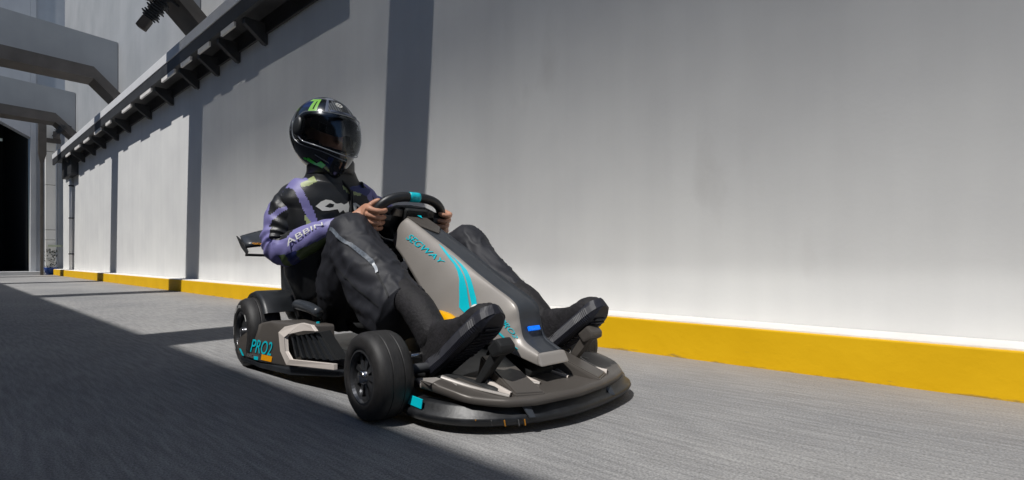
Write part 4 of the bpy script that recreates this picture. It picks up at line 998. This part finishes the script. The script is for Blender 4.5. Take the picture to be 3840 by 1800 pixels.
# dark liner inside
bm = B(); NA2, NE2 = 48, 24; g = {}
for j in range(NE2+1):
    for i in range(NA2): g[i, j] = bm.verts.new(hpt(2*PI*i/NA2, E0+(E1-E0)*j/NE2)*.93)
for j in range(NE2):
    for i in range(NA2):
        if in_port(2*PI*(i+.5)/NA2, E0+(E1-E0)*(j+.5)/NE2): continue
        bm.faces.new((g[i, j], g[(i+1) % NA2, j], g[(i+1) % NA2, j+1], g[i, j+1]))
bmesh.ops.delete(bm, geom=[v for v in bm.verts if not v.link_faces], context='VERTS'); fixn(bm); obj('liner', bm, M['plastic_m'], HR, True)
# visor: clear outer shield with its frame line
bm = B(); nv_, mv_ = 60, 16; g = []
def vis(a, b, off=.009):
    az = EA*1.08*(2*a-1); e = abs(2*a-1); lo = math.radians(-24)+math.radians(9)*e**2; hi = math.radians(27)-math.radians(4)*e**2
    q = max(0, e-.88)/.12; mid = (lo+hi)/2; lo, hi = lo+(mid-lo)*.55*q, hi-(hi-mid)*.45*q
    return hpt(az, lo+(hi-lo)*b, off)
g = [[bm.verts.new(vis(i/nv_, j/mv_)) for j in range(mv_+1)] for i in range(nv_+1)]
for i in range(nv_):
    for j in range(mv_): bm.faces.new((g[i][j], g[i+1][j], g[i+1][j+1], g[i][j+1]))
fixn(bm); obj('visor', bm, M['visor'], HR, True)
M['clear_edge'] = mat("clear_edge", (0.20, 0.22, 0.25), 0.15, spec=.8)
for bb, rr in ((0, .0022), (1, .0020)):
    bm = B(); tube(bm, [vis(i/40, bb, .0095) for i in range(41)], rr, 6); obj('visor_edge', bm, M['clear_edge'], HR, True)
# inner sun shade: dark drop-down lens behind the visor
bm = B(); g = []
for i in range(41):
    a = i/40; az = EA*.80*(2*a-1); e = abs(2*a-1); g.append([bm.verts.new(hpt(az, math.radians(30)-(math.radians(30)-(math.radians(-5)+math.radians(10)*e**3-math.radians(5)*math.exp(-(e/.18)**2)*-1))*j/8)*.955) for j in range(9)])
for a, b in zip(g, g[1:]):
    for j in range(8): bm.faces.new((a[j], b[j], b[j+1], a[j+1]))
fixn(bm); obj('sun_lens', bm, mat("dark_lens", (0.012, 0.014, 0.02), .08, coat=.5), HR, True)
# hinge discs, brow strip, chin vents, trims
for s in (-1, 1):
    c = hpt(s*math.radians(86), math.radians(4), .0); n_ = Vector((c.x*.3, c.y, c.z)).normalized(); u = n_.cross(Vector((0, 0, 1))).normalized(); v = n_.cross(u)
    bm = B(); rr = []
    for q, h in ((.0, .014), (.020, .013), (.028, .010), (.034, .0), (.036, -.01)): rr.append([bm.verts.new(c+n_*h+(u*math.cos(2*PI*k/24)*.85+v*math.sin(2*PI*k/24)*1.25)*q) for k in range(24)])
    for a, b in zip(rr, rr[1:]):
        for k in range(24): bm.faces.new((a[k], a[(k+1) % 24], b[(k+1) % 24], b[k]))
    fixn(bm); obj('hinge_cover', bm, M['plastic'], HR, True)
bm = B(); prism(bm, [hpt(math.radians(a), math.radians(29.5), .004) for a in range(-34, 35, 4)]+[hpt(math.radians(a), math.radians(33), .004) for a in range(34, -35, -4)], (.004, 0, .001)); fixn(bm); obj('brow_strip', bm, M['grey_gloss'], HR)
bm = B(); tube(bm, [hpt(math.radians(-104), math.radians(12), .002), hpt(math.radians(-100), math.radians(-10), .003), hpt(math.radians(-84), math.radians(-22), .003), hpt(math.radians(-50), math.radians(-27), .003), hpt(math.radians(-20), math.radians(-30), .003), hpt(0, math.radians(-31), .003)], .0025, 6, 4); obj('seam_trim', bm, M['clear_edge'], HR, True)
def hpatch(name, pts, m, off=.0015, h=None):
    bm = B(); vs = [bm.verts.new(hpt(math.radians(a), math.radians(e), off)) for a, e in pts]; f = bm.faces.new(vs); bmesh.ops.triangulate(bm, faces=[f]); fixn(bm); return obj(name, bm, m, HR)
hpatch('chin_vent', [(-26, -40), (-8, -44), (-8, -50), (-20, -50)], M['plastic_m'], .003); hpatch('chin_vent', [(26, -40), (8, -44), (8, -50), (20, -50)], M['plastic_m'], .003)
hpatch('green_flash', [(-84, -48), (-78, -43), (-62, -50), (-52, -43), (-42, -46), (-50, -56), (-64, -56), (-78, -52)], M['green_gloss'], .004)
hpatch('green_flash', [(-92, -44), (-84, -44), (-82, -47), (-90, -48)], M['green_gloss'], .003)
hpatch('grey_flash', [(-62, -34), (-36, -40), (-36, -42), (-62, -36)], M['clear_edge'], .003)
# round emblem on the forehead: ring and blades
em = B(); c_az, c_el = math.radians(-13), math.radians(47); c = hpt(c_az, c_el, .003); n_ = hpt(c_az, c_el).normalized(); u = Vector((0, 0, 1)).cross(n_).normalized(); v = n_.cross(u)
def epoly(pts): 
    vs = [em.verts.new(c+u*x+v*y) for x, y in pts]; em.faces.new(vs)
for k in range(8):
    a0, a1 = 2*PI*k/8, 2*PI*(k+1)/8; epoly([(.0145*math.cos(a0), .0145*math.sin(a0)), (.0145*math.cos(a1), .0145*math.sin(a1)), (.0115*math.cos(a1), .0115*math.sin(a1)), (.0115*math.cos(a0), .0115*math.sin(a0))])
for k in range(4):
    a0 = PI/4+k*PI/2; d = Vector((math.cos(a0), math.sin(a0))); e = Vector((-d.y, d.x)); epoly([tuple(d*.002+e*.001), tuple(d*.0095+e*.003), tuple(d*.0095-e*.002), tuple(d*.002-e*.001)])
fixn(em); obj('round_emblem', em, M['logo'], HR)
bm = B(); box(bm, -.005, .005, -.004, .004, -.012, .0, .002)
for v in bm.verts: v.co += hpt(math.radians(5), math.radians(-64), -.012)+Vector((0, 0, -.010))
obj('strap_tab', bm, mat("red_tab", (0.35, 0.01, 0.015), .5), HR)
